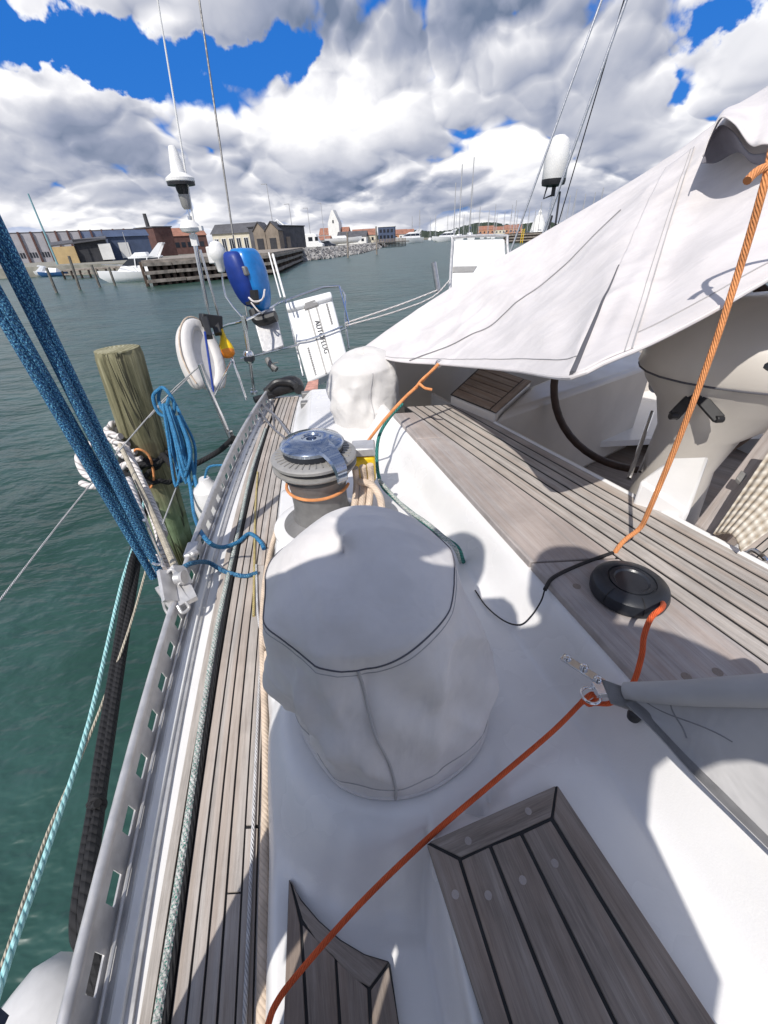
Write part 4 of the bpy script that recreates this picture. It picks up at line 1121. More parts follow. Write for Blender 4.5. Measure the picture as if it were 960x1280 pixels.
# overlapping upper flap with its lifted, shaded edge
def flap(u, v):
    e = [W(878, 198, 1.22), W(886, 175, 1.20), W(900, 150, 1.17), W(918, 158, 1.12), W(938, 184, 1.07), W(962, 183, 1.03), W(1040, 200, .98)]
    q_ = curve_eval([(i/6, p) for i, p in enumerate(e)], u)
    w0 = curve_eval([(0, W(880, 196, 1.40)), (.35, W(905, 146, 1.55)), (.7, W(962, 108, 1.42)), (1, W(1090, 22, 1.2))], u)
    p = q_.lerp(w0, v); return p+Vector((-.45, -.6, .66))*(.02*math.sin(math.pi*v)+.006)
s_ = MB(); s_.grid(flap, 40, 16); s_.build('upper_flap', 'tarp', aw, sharp=80, solid=.003)
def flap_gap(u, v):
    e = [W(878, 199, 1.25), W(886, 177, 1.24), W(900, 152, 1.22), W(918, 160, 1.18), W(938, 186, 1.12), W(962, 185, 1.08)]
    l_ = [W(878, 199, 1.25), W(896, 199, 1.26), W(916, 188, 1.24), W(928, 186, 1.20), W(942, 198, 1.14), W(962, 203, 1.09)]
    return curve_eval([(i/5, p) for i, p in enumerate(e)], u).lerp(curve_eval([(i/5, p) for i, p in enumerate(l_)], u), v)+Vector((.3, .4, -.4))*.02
s_ = MB(); s_.grid(flap_gap, 24, 4); s_.build('flap_gap_shade', 'flap_shade', aw, sharp=80, solid=.003)  # dark sheet standing in for the shade in the gap under the flap

# ---- dodger: canvas quarter with webbing hem, pinned at the bracket
dg = thing('spray_dodger', 'pale canvas dodger corner with webbing hem, pinned to the steel bracket', 'dodger', P(800, 880, PLZ+.12), world=True)
ZD = CAPZ+.055
da = P(783, 868, ZD); 
e_top = [P(783, 864, ZD), P(850, 866, ZD+.06), P(965, 863, ZD+.14), P(1150, 862, ZD+.24)]
e_hem = [P(786, 878, ZD-.005), P(822, 912, ZD-.01), P(880, 975, ZD-.015), P(965, 1058, ZD-.02), P(1100, 1190, ZD-.02)]
def dod(u, v):
    a = curve_eval([(i/3, p) for i, p in enumerate(e_top)], u); b_ = curve_eval([(i/4, p) for i, p in enumerate(e_hem)], u)
    p = a.lerp(b_, v); sag = .012*math.sin(math.pi*v)*u*2
    return p+Vector((0, 0, -sag+.007*math.sin(u*11+v*5)*math.sin(math.pi*v)))
s_ = MB(); s_.grid(dod, 60, 30); dsh = s_.build('dodger_sheet', 'mesh_cloth', dg, sharp=80, solid=.002)
s_ = MB(); s_.tube(e_top, lambda u: .016+.012*u, 14, smooth=8); s_.build('rolled_edge', 'mesh_cloth', dg)
s_ = MB()
def webf(u, v):
    p = dod(u, 1-.0); q_ = dod(u, .90-.0)
    d1 = (dod(min(1, u+.01), 1)-dod(max(0, u-.01), 1)).normalized(); n1 = d1.cross(Vector((0, 0, 1))).normalized()
    if n1.dot(q_-p) < 0: n1 = -n1
    return p+n1*(.034*v-.012)+Vector((0, 0, .005))
s_.grid(webf, 60, 3); s_.build('webbing_hem', 'webbing', dg, sharp=80, solid=.003)
s_ = MB(); s_.tube([dod(k_/40, 1.0)-Vector((0, 0, .002)) for k_ in range(41)], .0028, 6, smooth=1); s_.build('hem_edge', 'seam', dg)
s_ = MB(); s_.tube([dod(.08+.5*k_/14, .35+.1*k_/14)+Vector((0, 0, .002)) for k_ in range(15)], .0012, 5, smooth=1); s_.tube([dod(.28+.12*k_/14, .1+.6*k_/14)+Vector((0, 0, .002)) for k_ in range(15)], .0014, 5, smooth=1); s_.build('stitching', 'seam_mid', dg)
s_ = MB(); s_.prism([P(752, 848, ZD), P(792, 862, ZD+.004), P(800, 890, ZD-.004), P(764, 878, ZD-.01)], .006); s_.build('corner_tab', 'webbing', dg, bevel=.002)

# ---- cockpit table leaf and woven mat standing beside it
tb = thing('wooden_board', 'weathered wooden board on edge in the cockpit, grey and brown grained', 'board', W(900, 640, 1.2), world=True)
bq = [W(868, 655, 1.30), W(965, 528, 1.26), W(985, 560, 1.20), W(890, 668, 1.24)]
s_ = MB(); s_.prism(bq, .04, uvdir=bq[1]-bq[0]); s_.build('board_face', 'teak_cap', tb, bevel=.004)
bq2 = [W(886, 660, 1.25), W(985, 556, 1.205), W(1000, 585, 1.17), W(905, 676, 1.21)]
s_ = MB(); s_.prism([p+Vector((0, 0, -.01)) for p in bq2], .03, uvdir=bq[1]-bq[0]); s_.build('board_edge', 'teak_brown', tb, bevel=.004)
s_ = MB(); s_.prism([W(920, 597, 1.215), W(927, 587, 1.215), W(934, 593, 1.21), W(926, 603, 1.21)], .012); s_.build('board_hinge', 'winch_dark', tb, bevel=.002)
m, t, b = material('woven_rope'); uv = t.sep(t.coord('UV'))
u_ = t.m('MULTIPLY', uv[0], 6.0); v_ = t.m('MULTIPLY', uv[1], 3.5)
chk = t.m('SINE', t.m('MULTIPLY', t.m('ADD', u_, v_), math.pi*2)); ch2 = t.m('SINE', t.m('MULTIPLY', t.m('SUBTRACT', u_, v_), math.pi*2))
h_ = t.m('MULTIPLY', chk, ch2)
t.put(b.inputs['Base Color'], t.ramp(t.m('ADD', t.m('MULTIPLY', h_, .5), .5), [(.0, (.36, .29, .21)), (.35, (.47, .41, .33)), (.8, (.58, .53, .45)), (1, (.68, .63, .55))])); b.inputs['Roughness'].default_value = .8
t.put(b.inputs['Normal'], t.bump(h_, .6, .006)); M['woven'] = m
wq = [W(893, 668, 1.17), W(975, 545, 1.12), W(1060, 590, 1.02), W(926, 690, 1.10)]
def wov(u, v):
    p = quad_lerp(wq, u, v); return p+Vector((0, 0, .002*math.sin(math.pi*2*(u*6+v*3.5))*math.sin(math.pi*2*(u*6-v*3.5))+.03*math.sin(math.pi*v)))
s_ = MB(); s_.grid(wov, 90, 60); tag(s_.build('woven_mat', 'woven', loc=wq[0], sharp=80, solid=.01), 'beige woven rope mat leaning beside the wooden board in the cockpit', 'mat')
s_ = MB(); zq = 1.66
gq = [P(925, 690, zq), P(965, 655, zq), P(1010, 690, zq), P(965, 720, zq)]
s_.prism(gq, .02, m=1)
for i in range(5): s_.prism([quad_lerp(gq, 0, i/5+.02)+Vector((0, 0, .003)), quad_lerp(gq, 1, i/5+.02)+Vector((0, 0, .003)), quad_lerp(gq, 1, (i+1)/5-.02)+Vector((0, 0, .003)), quad_lerp(gq, 0, (i+1)/5-.02)+Vector((0, 0, .003))], .01, uvdir=gq[1]-gq[0])
s_.build('companion_seat', ['teak', 'caulk'], yacht)
s_ = MB(); s_.prism([P(905, 690, zq-.03), P(965, 640, zq-.03), P(1100, 760, zq-.03), P(985, 770, zq-.03)], .35); s_.build('cockpit_seat', 'gelcoat', yacht, bevel=.02)
s_ = MB(); s_.tube([P(934, 692, zq+.01), P(942, 688, zq+.03), P(955, 697, zq+.03), P(958, 705, zq+.01)], .008, 8); s_.build('seat_handle', 'steel', yacht)
# ================================================================== ROPES
def rope(name, mat, pts, r, label, group=None, seg=10, smooth=8, cat='rope'):
    s_ = MB(); s_.tube(pts, r, seg, smooth=smooth)
    o = s_.build(name, mat, loc=Vector(pts[0])); return tag(o, label, cat, group)
def ropes(name, mat, lists, r, label, seg=10, smooth=8, cat='rope'):
    s_ = MB()
    for q_ in lists: s_.tube(q_, r, seg, smooth=smooth)
    return tag(s_.build(name, mat, loc=Vector(lists[0][0])), label, cat)
# blue tackle: four parts of one line from high outboard down to the block
def up_line(a, ta, b, tb, ext): 
    p, q_ = W(a[0], a[1], ta), W(b[0], b[1], tb); return [p, q_, q_+(q_-p)*ext]
tl = []
for (a, b) in (((196, 728), (-14, 352)), ((192, 716), (-2, 372)), ((204, 722), (12, 318)), ((208, 712), (-4, 296))):
    tl.append(up_line(a, 1.60, b, 1.02, 1.2))
tl[0] = up_line((192, 722), 1.60, (-12, 372), 1.02, 1.2); tl[1] = up_line((184, 694), 1.61, (-12, 350), 1.0, 1.2)
tl[2] = up_line((204, 724), 1.60, (0, 312), 1.02, 1.2); tl[3] = up_line((196, 690), 1.62, (0, 286), 1.0, 1.2)
ropes('blue_tackle', 'rope_blue', tl, .0138, 'thick blue flecked rope tackle rising from the rail block at the left edge', seg=12, smooth=2)

# orange lashing: from the awning edge over the lamp to the bracket, then across to the lower left
Zc = CAPZ
o_pts = [W(334, 1284, .60), W(345, 1255, .62), W(372, 1218, .66), W(450, 1130, .70), W(535, 1048, .74), W(620, 975, .79), W(690, 915, .835), W(727, 878, .85)]
rope('orange_rope', 'rope_orange', [W(318, 1330, .57)]+o_pts, .0049, 'orange cord stretched from the steel bracket across the covered winch to the bottom edge')
k_ = P(738, 874, PLZ+.12)
s_ = MB()
s_.tube([W(727, 878, .85), W(740, 868, .845), W(746, 874, .842), W(736, 880, .85), W(730, 872, .85)], .006, 8)
s_.tube([W(742, 879, .85), W(765, 878, .83), W(790, 856, .81), W(802, 820, .80), W(805, 795, .80), W(814, 772, .80), W(828, 759, .81), P(827, 752, CAPZ+.012), P(812, 742, CAPZ+.008)], .0052, 10)
tag(s_.build('orange_rope', 'rope_orange', loc=W(727, 878, .85)), 'short orange cord from the bracket knot up to the round black housing', 'rope')
s_ = MB()
s_.tube([W(766, 694, 1.155), W(780, 676, 1.13), W(800, 660, 1.10), W(812, 636, 1.05), W(850, 545, .92), W(890, 440, .82), W(920, 350, .75), W(940, 285, .70), W(958, 222, .66), W(972, 180, .66), W(1000, 250, .74), W(1010, 318, .80)], .0062, 10)
s_.tube([W(934, 226, .655), W(944, 216, .655), W(955, 210, .655), W(968, 209, .655)], .0066, 10)
tag(s_.build('orange_rope', 'rope_peach', loc=W(766, 694, 1.155)), 'bright orange cord rising from the teak bench to the upper right edge', 'rope')
s_ = MB()
s_.tube([P(452, 562, PLZ+.10), W(478, 528, 1.80), W(505, 498, 1.82), W(520, 484, 1.83), W(548, 455, 1.83)], .007, 8)
s_.tube([W(520, 484, 1.82), W(524, 480, 1.81), W(531, 485, 1.80), W(540, 487, 1.80)], .006, 8); s_.tube([W(520, 486, 1.83), W(526, 476, 1.82), W(544, 460, 1.83)], .006, 8)
tag(s_.build('orange_rope', 'rope_peach', loc=P(452, 562, PLZ+.10)), 'peach cord with a bow knot tying the awning edge down by the bare winch', 'rope')

# beige sheet: round the bare winch and along the deck
dz = DK+.018
s_ = MB()
s_.tube([P(372, 612, 1.60), P(362, 622, 1.56), P(350, 650, 1.51), P(338, 690, 1.475), P(331, 730, dz), P(328, 790, dz), P(331, 880, dz), P(333, 960, dz), P(332, 1040, dz), P(330, 1120, dz), P(328, 1290, dz)], .0115, 12)
s_.tube([P(331, 800, dz+.02), P(338, 815, dz+.06), P(344, 835, dz+.05), P(340, 850, dz+.03), P(333, 838, dz+.02), P(334, 815, dz+.03)], .010, 10)
for i, dx in enumerate((0, .030, .058)):
    a_ = W(446+i*9, 606-i*2, 1.50); s_.tube([a_+Vector((0, 0, .07)), a_, W(442+i*9, 640, 1.44)+Vector((0, 0, 0)), W(438+i*9, 668, 1.38)], .0125, 10)
s_.tube([W(450, 602, 1.49), W(464, 606, 1.46), W(475, 622, 1.44), W(478, 645, 1.41), W(479, 672, 1.37)], .013, 10)
tag(s_.build('beige_sheet', 'rope_beige', loc=P(331, 880, dz)), 'thick beige rope from the bare winch lying along the inner edge of the side deck', 'rope')
s_ = MB(); wz = W2+Vector((0, 0, .185))
s_.tube([wz+Vector((math.cos(a)*.113, math.sin(a)*.113, .006*math.sin(a*1.0)-.01)) for a in [R(150)+R(200)*i/20 for i in range(21)]], .0055, 8, smooth=2)
tag(s_.build('orange_rope', 'rope_peach', loc=tuple(wz)), 'thin peach cord wrapped round the drum of the bare winch', 'rope')
s_ = MB(); s_.tube([W(503, 505, 1.95), W(487, 522, 1.90), W(474, 545, 1.86), W(471, 575, 1.80), W(476, 604, 1.72), W(492, 622, 1.62), W(520, 645, 1.48), W(555, 672, 1.33), W(572, 685, 1.275), W(579, 702, 1.36)], .0078, 10)
tag(s_.build('green_rope', 'rope_green', loc=W(503, 505, 1.95)), 'dark green line draped down the coaming beside the bare winch', 'rope')
s_ = MB(); s_.tube([W(474, 600, 1.60), W(490, 618, 1.55), W(508, 636, 1.48), W(534, 654, 1.40), W(560, 676, 1.30), W(570, 687, 1.27), W(576, 702, 1.36)], .007, 10)
tag(s_.build('white_rope', 'rope_greenfleck', loc=W(474, 600, 1.60)), 'white flecked line behind the grey cover, running up the coaming', 'rope')
yb = thing('rope_tailer', 'yellow bag with a metal top tucked behind the bare winch', 'bag', W(455, 580, 1.55), world=True)
s_ = MB(); c_ = W(456, 582, 1.62); s_.box(c_, (.085, .08, .11)); s_.build('bag_body', 'yellow', yb, bevel=.012)
s_ = MB(); s_.box(c_+Vector((0, 0, .075)), (.09, .085, .035)); s_.build('bag_top', 'alu_dull', yb, bevel=.006)

# green flecked line in the gutter, thin white braid, yellow shock cord
gx = mixX(X_teak, X_in, .165)
rope('flecked_line', 'rope_greenfleck', [(gx(y_)+.004*math.sin(y_*5), y_, DK+.012) for y_ in [-.4+3.3*i/34 for i in range(35)]], .0088, 'white and green flecked line lying in the gutter of the side deck', smooth=3)
bx = mixX(X_teak, X_in, .93)
rope('thin_braid', 'rope_thin', [(bx(y_)+.003*math.sin(y_*4), y_, DK+.009) for y_ in [-.4+1.35*i/20 for i in range(21)]]+[(bx(1.05)-.03, 1.08, DK+.009), (bx(1.3)-.06, 1.35, DK+.009)], .0042, 'thin white braid lying on the innermost teak plank of the side deck', smooth=3)
rope('elastic_rope', 'rope_yellow', [P(317, 770, DK+.008), P(318, 700, DK+.009), P(319, 640, DK+.009), P(322, 590, DK+.009)], .0048, 'thin yellowish cord lying on the teak by the blue line')
# dark thin rod along the gutter
rope('dark_line', 'rope_black', [(mixX(X_teak, X_in, .245)(y_), y_, DK+.010) for y_ in [-.4+3.6*i/24 for i in range(25)]], .0055, 'thin dark line lying straight along the side deck beside the flecked line', smooth=2)

# blue coil hung on the lifeline, its tail running on to the deck
random.seed(5)
cA = W(207, 505, 2.55)
s_ = MB()
s_.tube([cA+Vector((.0, .02, .10)), cA+Vector((-.06, 0, .05)), cA+Vector((-.05, -.02, -.05)), cA+Vector((.03, -.03, -.07)), cA+Vector((.06, -.01, .02)), cA+Vector((.01, .01, .10)), cA+Vector((-.05, .03, .02)), cA+Vector((.0, -.04, -.03)), cA+Vector((.05, -.03, .05))], .0105, 10)
for i in range(9):
    dx = random.uniform(-9, 9); t_ = 2.5+random.uniform(-.06, .06)
    s_.tube([W(207+dx*.4, 505, t_), W(218+dx, 545, t_-.03), W(230+dx*1.2, 590+random.uniform(-8, 20), t_-.05), W(236+dx, 560, t_), W(222+dx*.6, 520, t_+.02)], .0082, 8)
s_.tube([W(212, 495, 2.55), W(224, 515, 2.55), W(236, 560, 2.5), W(244, 600, 2.45), W(248, 620, 2.42)], .010, 8)
s_.tube([W(230, 570, 2.48), W(238, 610, 2.42), W(243, 645, 2.30), P(256, 672, RZ+.03), P(275, 684, DK+.05), P(297, 678, DK+.02), P(312, 667, DK+.012), P(326, 678, DK+.012), P(330, 686, DK+.012)], .0095, 10)
tag(s_.build('blue_coil', 'rope_blue_light', loc=tuple(cA)), 'bright blue rope coil hung on the lifeline, its tail trailing to the deck', 'rope')
rope('blue_tail', 'rope_blue', [P(224, 712, RZ+.04), P(240, 704, RZ+.03), P(260, 703, DK+.035), P(280, 714, DK+.014), P(305, 720, DK+.012), P(322, 716, DK+.012)], .0095, 'blue flecked rope tail from the rail block lying across the deck')

# ---- the mooring pile and what is tied to it
pbx = P(226, 703, 0); 
ptop = PY(146, 436, pbx.y)
pil = thing('mooring_pile', 'thick weathered greenish timber mooring pile with a cracked side, beside the rail', 'mooring pile', (pbx.x, pbx.y, 0))
s_ = MB(); HP = ptop.z; lx = (ptop.x-pbx.x)
def pilef(u, v):
    a = 2*math.pi*u; r_ = .163+.006*math.sin(3*a+1)+.004*math.sin(7*a+v*3)+(-.012 if abs(((a-R(262)-.05*math.sin(v*9)+math.pi) % (2*math.pi))-math.pi) < .035 and v > .35 else 0)
    z_ = -1.2+(HP+1.2)*v
    r_ *= (1.02-.05*v)
    if v > .985: r_ -= .010*(v-.985)/.015
    return Vector((lx*max(0, z_)/HP+math.cos(a)*r_, math.sin(a)*r_, z_))
s_.grid(pilef, 120, 60); s_.build('pile_shaft', 'piling', pil, sharp=50)
s_ = MB(); n_ = 48; s_.lathe([(.148, -.01), (.148, .0), (.10, .005), (.05, .003), (.001, .006)], 48, Matrix.Translation((lx, 0, HP+.001))); s_.build('pile_end', 'piling_top', pil)
def pile_pt(h, a, off=.02): return Vector((pbx.x+lx*h/HP+math.cos(a)*(.163+off), pbx.y+math.sin(a)*(.163+off), h))
def wrap(h, a0, a1, off=.02, dh=0.0, n=16): return [pile_pt(h+dh*i/(n-1)+.01*math.sin(i*1.7), a0+(a1-a0)*i/(n-1), off) for i in range(n)]
z1 = PY(165, 580, pbx.y-.2).z
bl_ = [wrap(z1+.06, R(140), R(400), .022, -.10), wrap(z1-.0, R(160), R(380), .045, -.03), wrap(z1-.10, R(180), R(370), .022, .12),
       [pile_pt(z1, R(255), .06), W(176, 610, 3.0), W(166, 690, 2.55), W(150, 790, 2.1), W(128, 930, 1.55), W(119, 1000, 1.35), W(99, 1140, 1.06), W(108, 1190, 1.04), W(122, 1240, 1.03)],
       [pile_pt(z1-.02, R(268), .06), W(182, 620, 3.0), W(172, 700, 2.55), W(157, 790, 2.1), W(135, 930, 1.55), W(124, 1000, 1.35), W(108, 1135, 1.06), W(118, 1190, 1.04), W(132, 1240, 1.03)],
       [pile_pt(z1+.02, R(330), .03), W(225, 590, 3.1), W(245, 580, 3.2), W(272, 565, 3.2), P(292, 548, RZ)],
       wrap(z1-.2, R(230), R(350), .03, .22), wrap(z1-.06, R(215), R(330), .05, -.16)]
ropes('black_mooring_line', 'rope_black', bl_, .021, 'thick black mooring line wound round the pile and led down to the fender', seg=10)
s_ = MB(); s_.tube([W(112, 1006, 1.33), W(119, 998, 1.32), W(129, 1003, 1.33), W(125, 1014, 1.33), W(114, 1012, 1.34), W(122, 1004, 1.30)], .012, 8)
tag(s_.build('rope_knot', 'rope_black', loc=tuple(W(119, 1000, 1.33))), 'black knot round the double mooring line above the water', 'knot')
# white three-strand line: a heavy eye thrown over the pile, led to the rail block
ws = []
for i in range(4): ws.append(wrap(z1+.10+.05*i, R(150+6*i), R(285-8*i), .03+.012*i, -.06+.02*i, 12))
ws.append([W(118, 600, 3.0), W(104, 590, 3.05), W(98, 570, 3.1), W(112, 556, 3.15), W(135, 548, 3.2), W(152, 556, 3.2)])
ws.append([W(102, 604, 3.0), W(118, 608, 2.95), W(138, 596, 2.95), W(160, 580, 3.0), W(172, 600, 2.9), W(190, 640, 2.55), W(206, 690, 2.0), W(214, 722, 1.66)])
ws.append([W(158, 560, 3.1), W(172, 590, 2.95), W(188, 625, 2.6), W(204, 668, 2.15)])
ws.append([W(160, 600, 2.6), W(176, 645, 2.2), W(192, 690, 1.85), W(202, 715, 1.68)])
ropes('white_mooring_line', 'rope_white', ws, .024, 'heavy white three-strand mooring line with an eye over the pile', seg=12)
rope('taut_line', 'rope_cream', [W(150, 556, 3.05), W(186, 632, 2.4), W(222, 716, 1.65)], .016, 'taut cream line from the pile straight to the rail block', smooth=2)
s_ = MB(); s_.tube([pile_pt(z1+.10, R(270), .05), pile_pt(z1+.13, R(285), .06), pile_pt(z1+.06, R(300), .06), pile_pt(z1-.12, R(298), .05), pile_pt(z1-.22, R(285), .045), pile_pt(z1-.18, R(278), .05)], .009, 8)
tag(s_.build('orange_twine', 'rope_peach', loc=tuple(pile_pt(z1, R(285)))), 'loop of orange twine round the black lashing on the pile', 'rope')
# thin lines outside the rail
rope('teal_line', 'rope_teal', [pile_pt(z1-.05, R(278), .07), W(178, 640, 2.8), W(152, 730, 2.35), W(112, 900, 1.75), W(60, 1060, 1.35), W(14, 1190, 1.10), W(-30, 1330, .92)], .0095, 'frayed pale teal line slanting from the pile down to the lower left corner', smooth=4)
rope('cream_line', 'rope_cream', [W(186, 700, 2.2), W(160, 790, 2.0), W(112, 920, 1.7), W(60, 1040, 1.42), W(10, 1185, 1.15), W(-40, 1330, .95)], .0055, 'thin cream line beside the teal one, left of the black mooring line', smooth=4)
rope('thin_guy', 'wire', [W(240, 468, 3.25), W(204, 503, 2.95), W(186, 522, 2.9)], .0045, 'thin grey guy line between the lifebuoy and the coil', smooth=2)
rope('thin_guy', 'wire', [W(228, 590, 2.6), W(205, 650, 2.2), W(190, 700, 1.9)], .004, 'thin grey line in front of the lower part of the pile', smooth=2)

# ---- fenders
fd = thing('fender', 'large off-white fender outside the rail at the bottom left corner', 'fender', W(60, 1290, .95), group='fenders along the hull', world=True)
fc = W(10, 1392, .94); ax_ = Vector((.30, .95, -.0)).normalized()
q_ = Vector((0, 0, 1)).rotation_difference(ax_).to_matrix().to_4x4(); q_.translation = fc
s_ = MB(); s_.lathe([(.02, -.34), (.06, -.33), (.12, -.27), (.148, -.18), (.150, 0), (.150, .12), (.138, .19), (.10, .235), (.05, .25), (.02, .252)], 36, q_); s_.build('fender_body', 'fender_white', fd)
s_ = MB(); s_.lathe([(.150, .08), (.1525, .085), (.1525, .095), (.150, .10)], 36, q_); s_.build('fender_rib', 'fender_white', fd)
fd2 = thing('fender', 'white fender hanging outside the rail between hull and mooring pile', 'fender', W(252, 620, 2.5), group='fenders along the hull', world=True)
fc2 = P(252, 592, 1.50); fc2 = Vector((X_rail(fc2.y)-.14, fc2.y, 1.44))
s_ = MB(); s_.lathe([(.02, -.62), (.07, -.58), (.10, -.48), (.105, -.15), (.085, -.04), (.04, .0), (.03, .03)], 28, Matrix.Translation(fc2)); s_.build('fender_body', 'fender_white', fd2)
s_ = MB(); s_.tube([fc2+Vector((0, 0, .02)), fc2+Vector((.05, 0, .10)), Vector((X_rail(fc2.y), fc2.y, RZ))], .007, 6); s_.build('lanyard', 'rope_blue_light', fd2)
# ================================================================== HARBOUR
for nm, c_, rg, v_ in (('panel_grey', (.40, .39, .41), .6, .12), ('panel_blue', (.15, .19, .29), .6, .15), ('brick_red', (.115, .058, .05), .85, .25), ('tar_black', (.035, .036, .042), .75, .25),
        ('shed_blue', (.06, .085, .15), .7, .2), ('ochre', (.55, .40, .20), .8, .15), ('roof_red', (.30, .14, .095), .85, .25), ('roof_dark', (.09, .09, .10), .8, .25), ('wall_cream', (.62, .57, .45), .8, .1),
        ('wall_white', (.76, .75, .72), .8, .08), ('wall_orange', (.50, .26, .15), .85, .15), ('glass_dark', (.02, .025, .035), .12, .2), ('tan_board', (.26, .215, .17), .85, .25), ('car_dark', (.03, .035, .05), .25, .1),
        ('boat_white', (.80, .80, .80), .3, .05), ('boat_blue', (.03, .10, .25), .4, .1), ('concrete', (.34, .33, .31), .9, .2), ('mast_alu', (.42, .42, .43), .5, .1), ('dark_pole', (.06, .06, .065), .6, .2),
        ('leather', (.055, .032, .024), .5, .25), ('flag_red', (.55, .28, .22), .8, .3), ('ground', (.26, .25, .21), .95, .25), ('tarpaulin', (.5, .52, .55), .6, .2)):
    if nm not in M: M[nm] = plain(nm, c_, rg, var=v_, nscale=.6 if nm not in ('leather', 'flag_red') else 20)
LAND = 1.35
def structure(name, mb, mat, **k): return tag(mb.build(name, mat, **k), kind='structure')

# ---- water: one sheet to the horizon
m, t, b = material('harbour_water'); c = t.coord('Object')
warp = t.noise(t.scale(c, .6, .6, 1), 1.0, 3, .5, 0, True)
cc = t.vm('ADD', c, t.vm('SCALE', warp, sc=.5))
w1 = t.noise(t.scale(cc, .75, 1.5, 1), 1.0, 3, .55)
w2_ = t.noise(t.scale(cc, 2.3, 4.4, 1), 1.0, 3, .6)
w3_ = t.noise(t.scale(cc, 8, 13, 1), 1.0, 2, .6)
h_ = t.m('ADD', t.m('ADD', t.m('MULTIPLY', w1, 1.0), t.m('MULTIPLY', w2_, .36)), t.m('MULTIPLY', w3_, .045))
big = t.noise(t.scale(c, .25, .35, 1), 1.0, 4, .6)
t.put(b.inputs['Base Color'], t.mix(t.smooth(big, .35, .7), (.010, .042, .028), (.026, .076, .064)))
b.inputs['Roughness'].default_value = .30; b.inputs['Specular IOR Level'].default_value = .9; b.inputs['IOR'].default_value = 1.36
t.put(b.inputs['Normal'], t.bump(h_, 1.0, .15)); M['water'] = m
s_ = MB(); s_.add([(-1500, -400, 0), (1500, -400, 0), (1500, 1600, 0), (-1500, 1600, 0)], [(0, 1, 2, 3)]); structure('water', s_, 'water')

# ---- quay, land and the wooded hill
s_ = MB()
shore = [(-500, 78), (-90, 74), (-52, 76), (-30, 70), (-17, 72), (-13, 84), (-9.5, 90), (-3.6, 113), (2, 160), (9, 250), (18, 300), (24, 470), (60, 480), (400, 430), (900, 420), (900, 1200), (-900, 1200), (-900, 78)]
s_.prism([Vector((x, y_, LAND)) for x, y_ in shore], 2.5); structure('quay_ground', s_, 'ground')
# tree-covered hill beyond the harbour
m, t, b = material('wooded_hill'); c = t.coord('Object')
n_ = t.noise(c, .12, 6, .7)
t.put(b.inputs['Base Color'], t.ramp(n_, [(.32, (.008, .015, .009)), (.5, (.018, .032, .015)), (.68, (.04, .06, .026))])); b.inputs['Roughness'].default_value = .9; M['hill'] = m
random.seed(4)
def hillf(u, v):
    x = -60+900*u; y_ = 640+140*v
    hh = 5+4*smst(u, .0, .25)+5*math.sin(u*9)+4*math.sin(u*23+1)+3*math.sin(u*57)
    hh *= .75*smst(u, -.02, .12)
    z_ = LAND+hh*math.sin(min(1, v*1.6)*math.pi/2)*1.0
    if 0 < v: z_ += random.uniform(-1.6, 2.2)*smst(u, 0, .1)
    return Vector((x+random.uniform(-2, 2), y_, z_))
s_ = MB(); s_.grid(hillf, 300, 14); structure('wooded_hill', s_, 'hill')

def hill_at(px): pass
def facade(px0, t0, px1, t1, py_top, zb=LAND, depth=8.0):
    """two bottom corners seen at px0/px1, at depths t0/t1; height from the row py_top at the first corner"""
    a = W(px0, py_top, t0); b_ = W(px1, py_top, t1)
    p = Vector((a.x, a.y, zb)); q_ = Vector((b_.x, b_.y, zb))
    return p, math.atan2(q_.y-p.y, q_.x-p.x), (q_-p).length, a.z-zb
def wallbox(o, L_, D, H, mat, name='wall'):
    s_ = MB(); s_.box((L_/2, D/2, H/2), (L_, D, H)); return s_.build(name, mat, o)
def gable(o, L_, D, H, rise, mat, over=.25, along='x', name='roof', wallmat=None):
    s_ = MB()
    if along == 'x':
        y0, y1, ym = -over, D+over, D/2; x0, x1 = -over, L_+over
        s_.add([(x0, y0, H), (x1, y0, H), (x1, ym, H+rise), (x0, ym, H+rise), (x0, y1, H), (x1, y1, H)], [(0, 1, 2, 3), (3, 2, 5, 4), (0, 3, 4), (1, 5, 2), (0, 4, 5, 1)])
    else:
        x0, x1, xm = -over, L_+over, L_/2; y0, y1 = -over, D+over
        s_.add([(x0, y0, H), (x0, y1, H), (xm, y1, H+rise), (xm, y0, H+rise), (x1, y0, H), (x1, y1, H)], [(1, 0, 3, 2), (2, 3, 4, 5), (0, 4, 3), (1, 2, 5), (0, 1, 5, 4)])
    r_ = s_.build(name, mat, o); return r_
def openings(o, xs, z, w_, h_, mat='glass_dark', name='window', y_=-.03, d=.06, frame=None):
    for x in xs:
        s_ = MB(); s_.box((x, y_, z), (w_, d, h_)); wv = s_.build(name, mat, o)
        if frame:
            f_ = MB(); e = .07
            for (cx, cz, sx, sz) in ((x, z+h_/2, w_+2*e, e), (x, z-h_/2, w_+2*e, e), (x-w_/2, z, e, h_), (x+w_/2, z, e, h_), (x, z, e*.7, h_)): f_.box((cx, y_-.025, cz), (sx, d, sz))
            f_.build('frame', frame, wv)

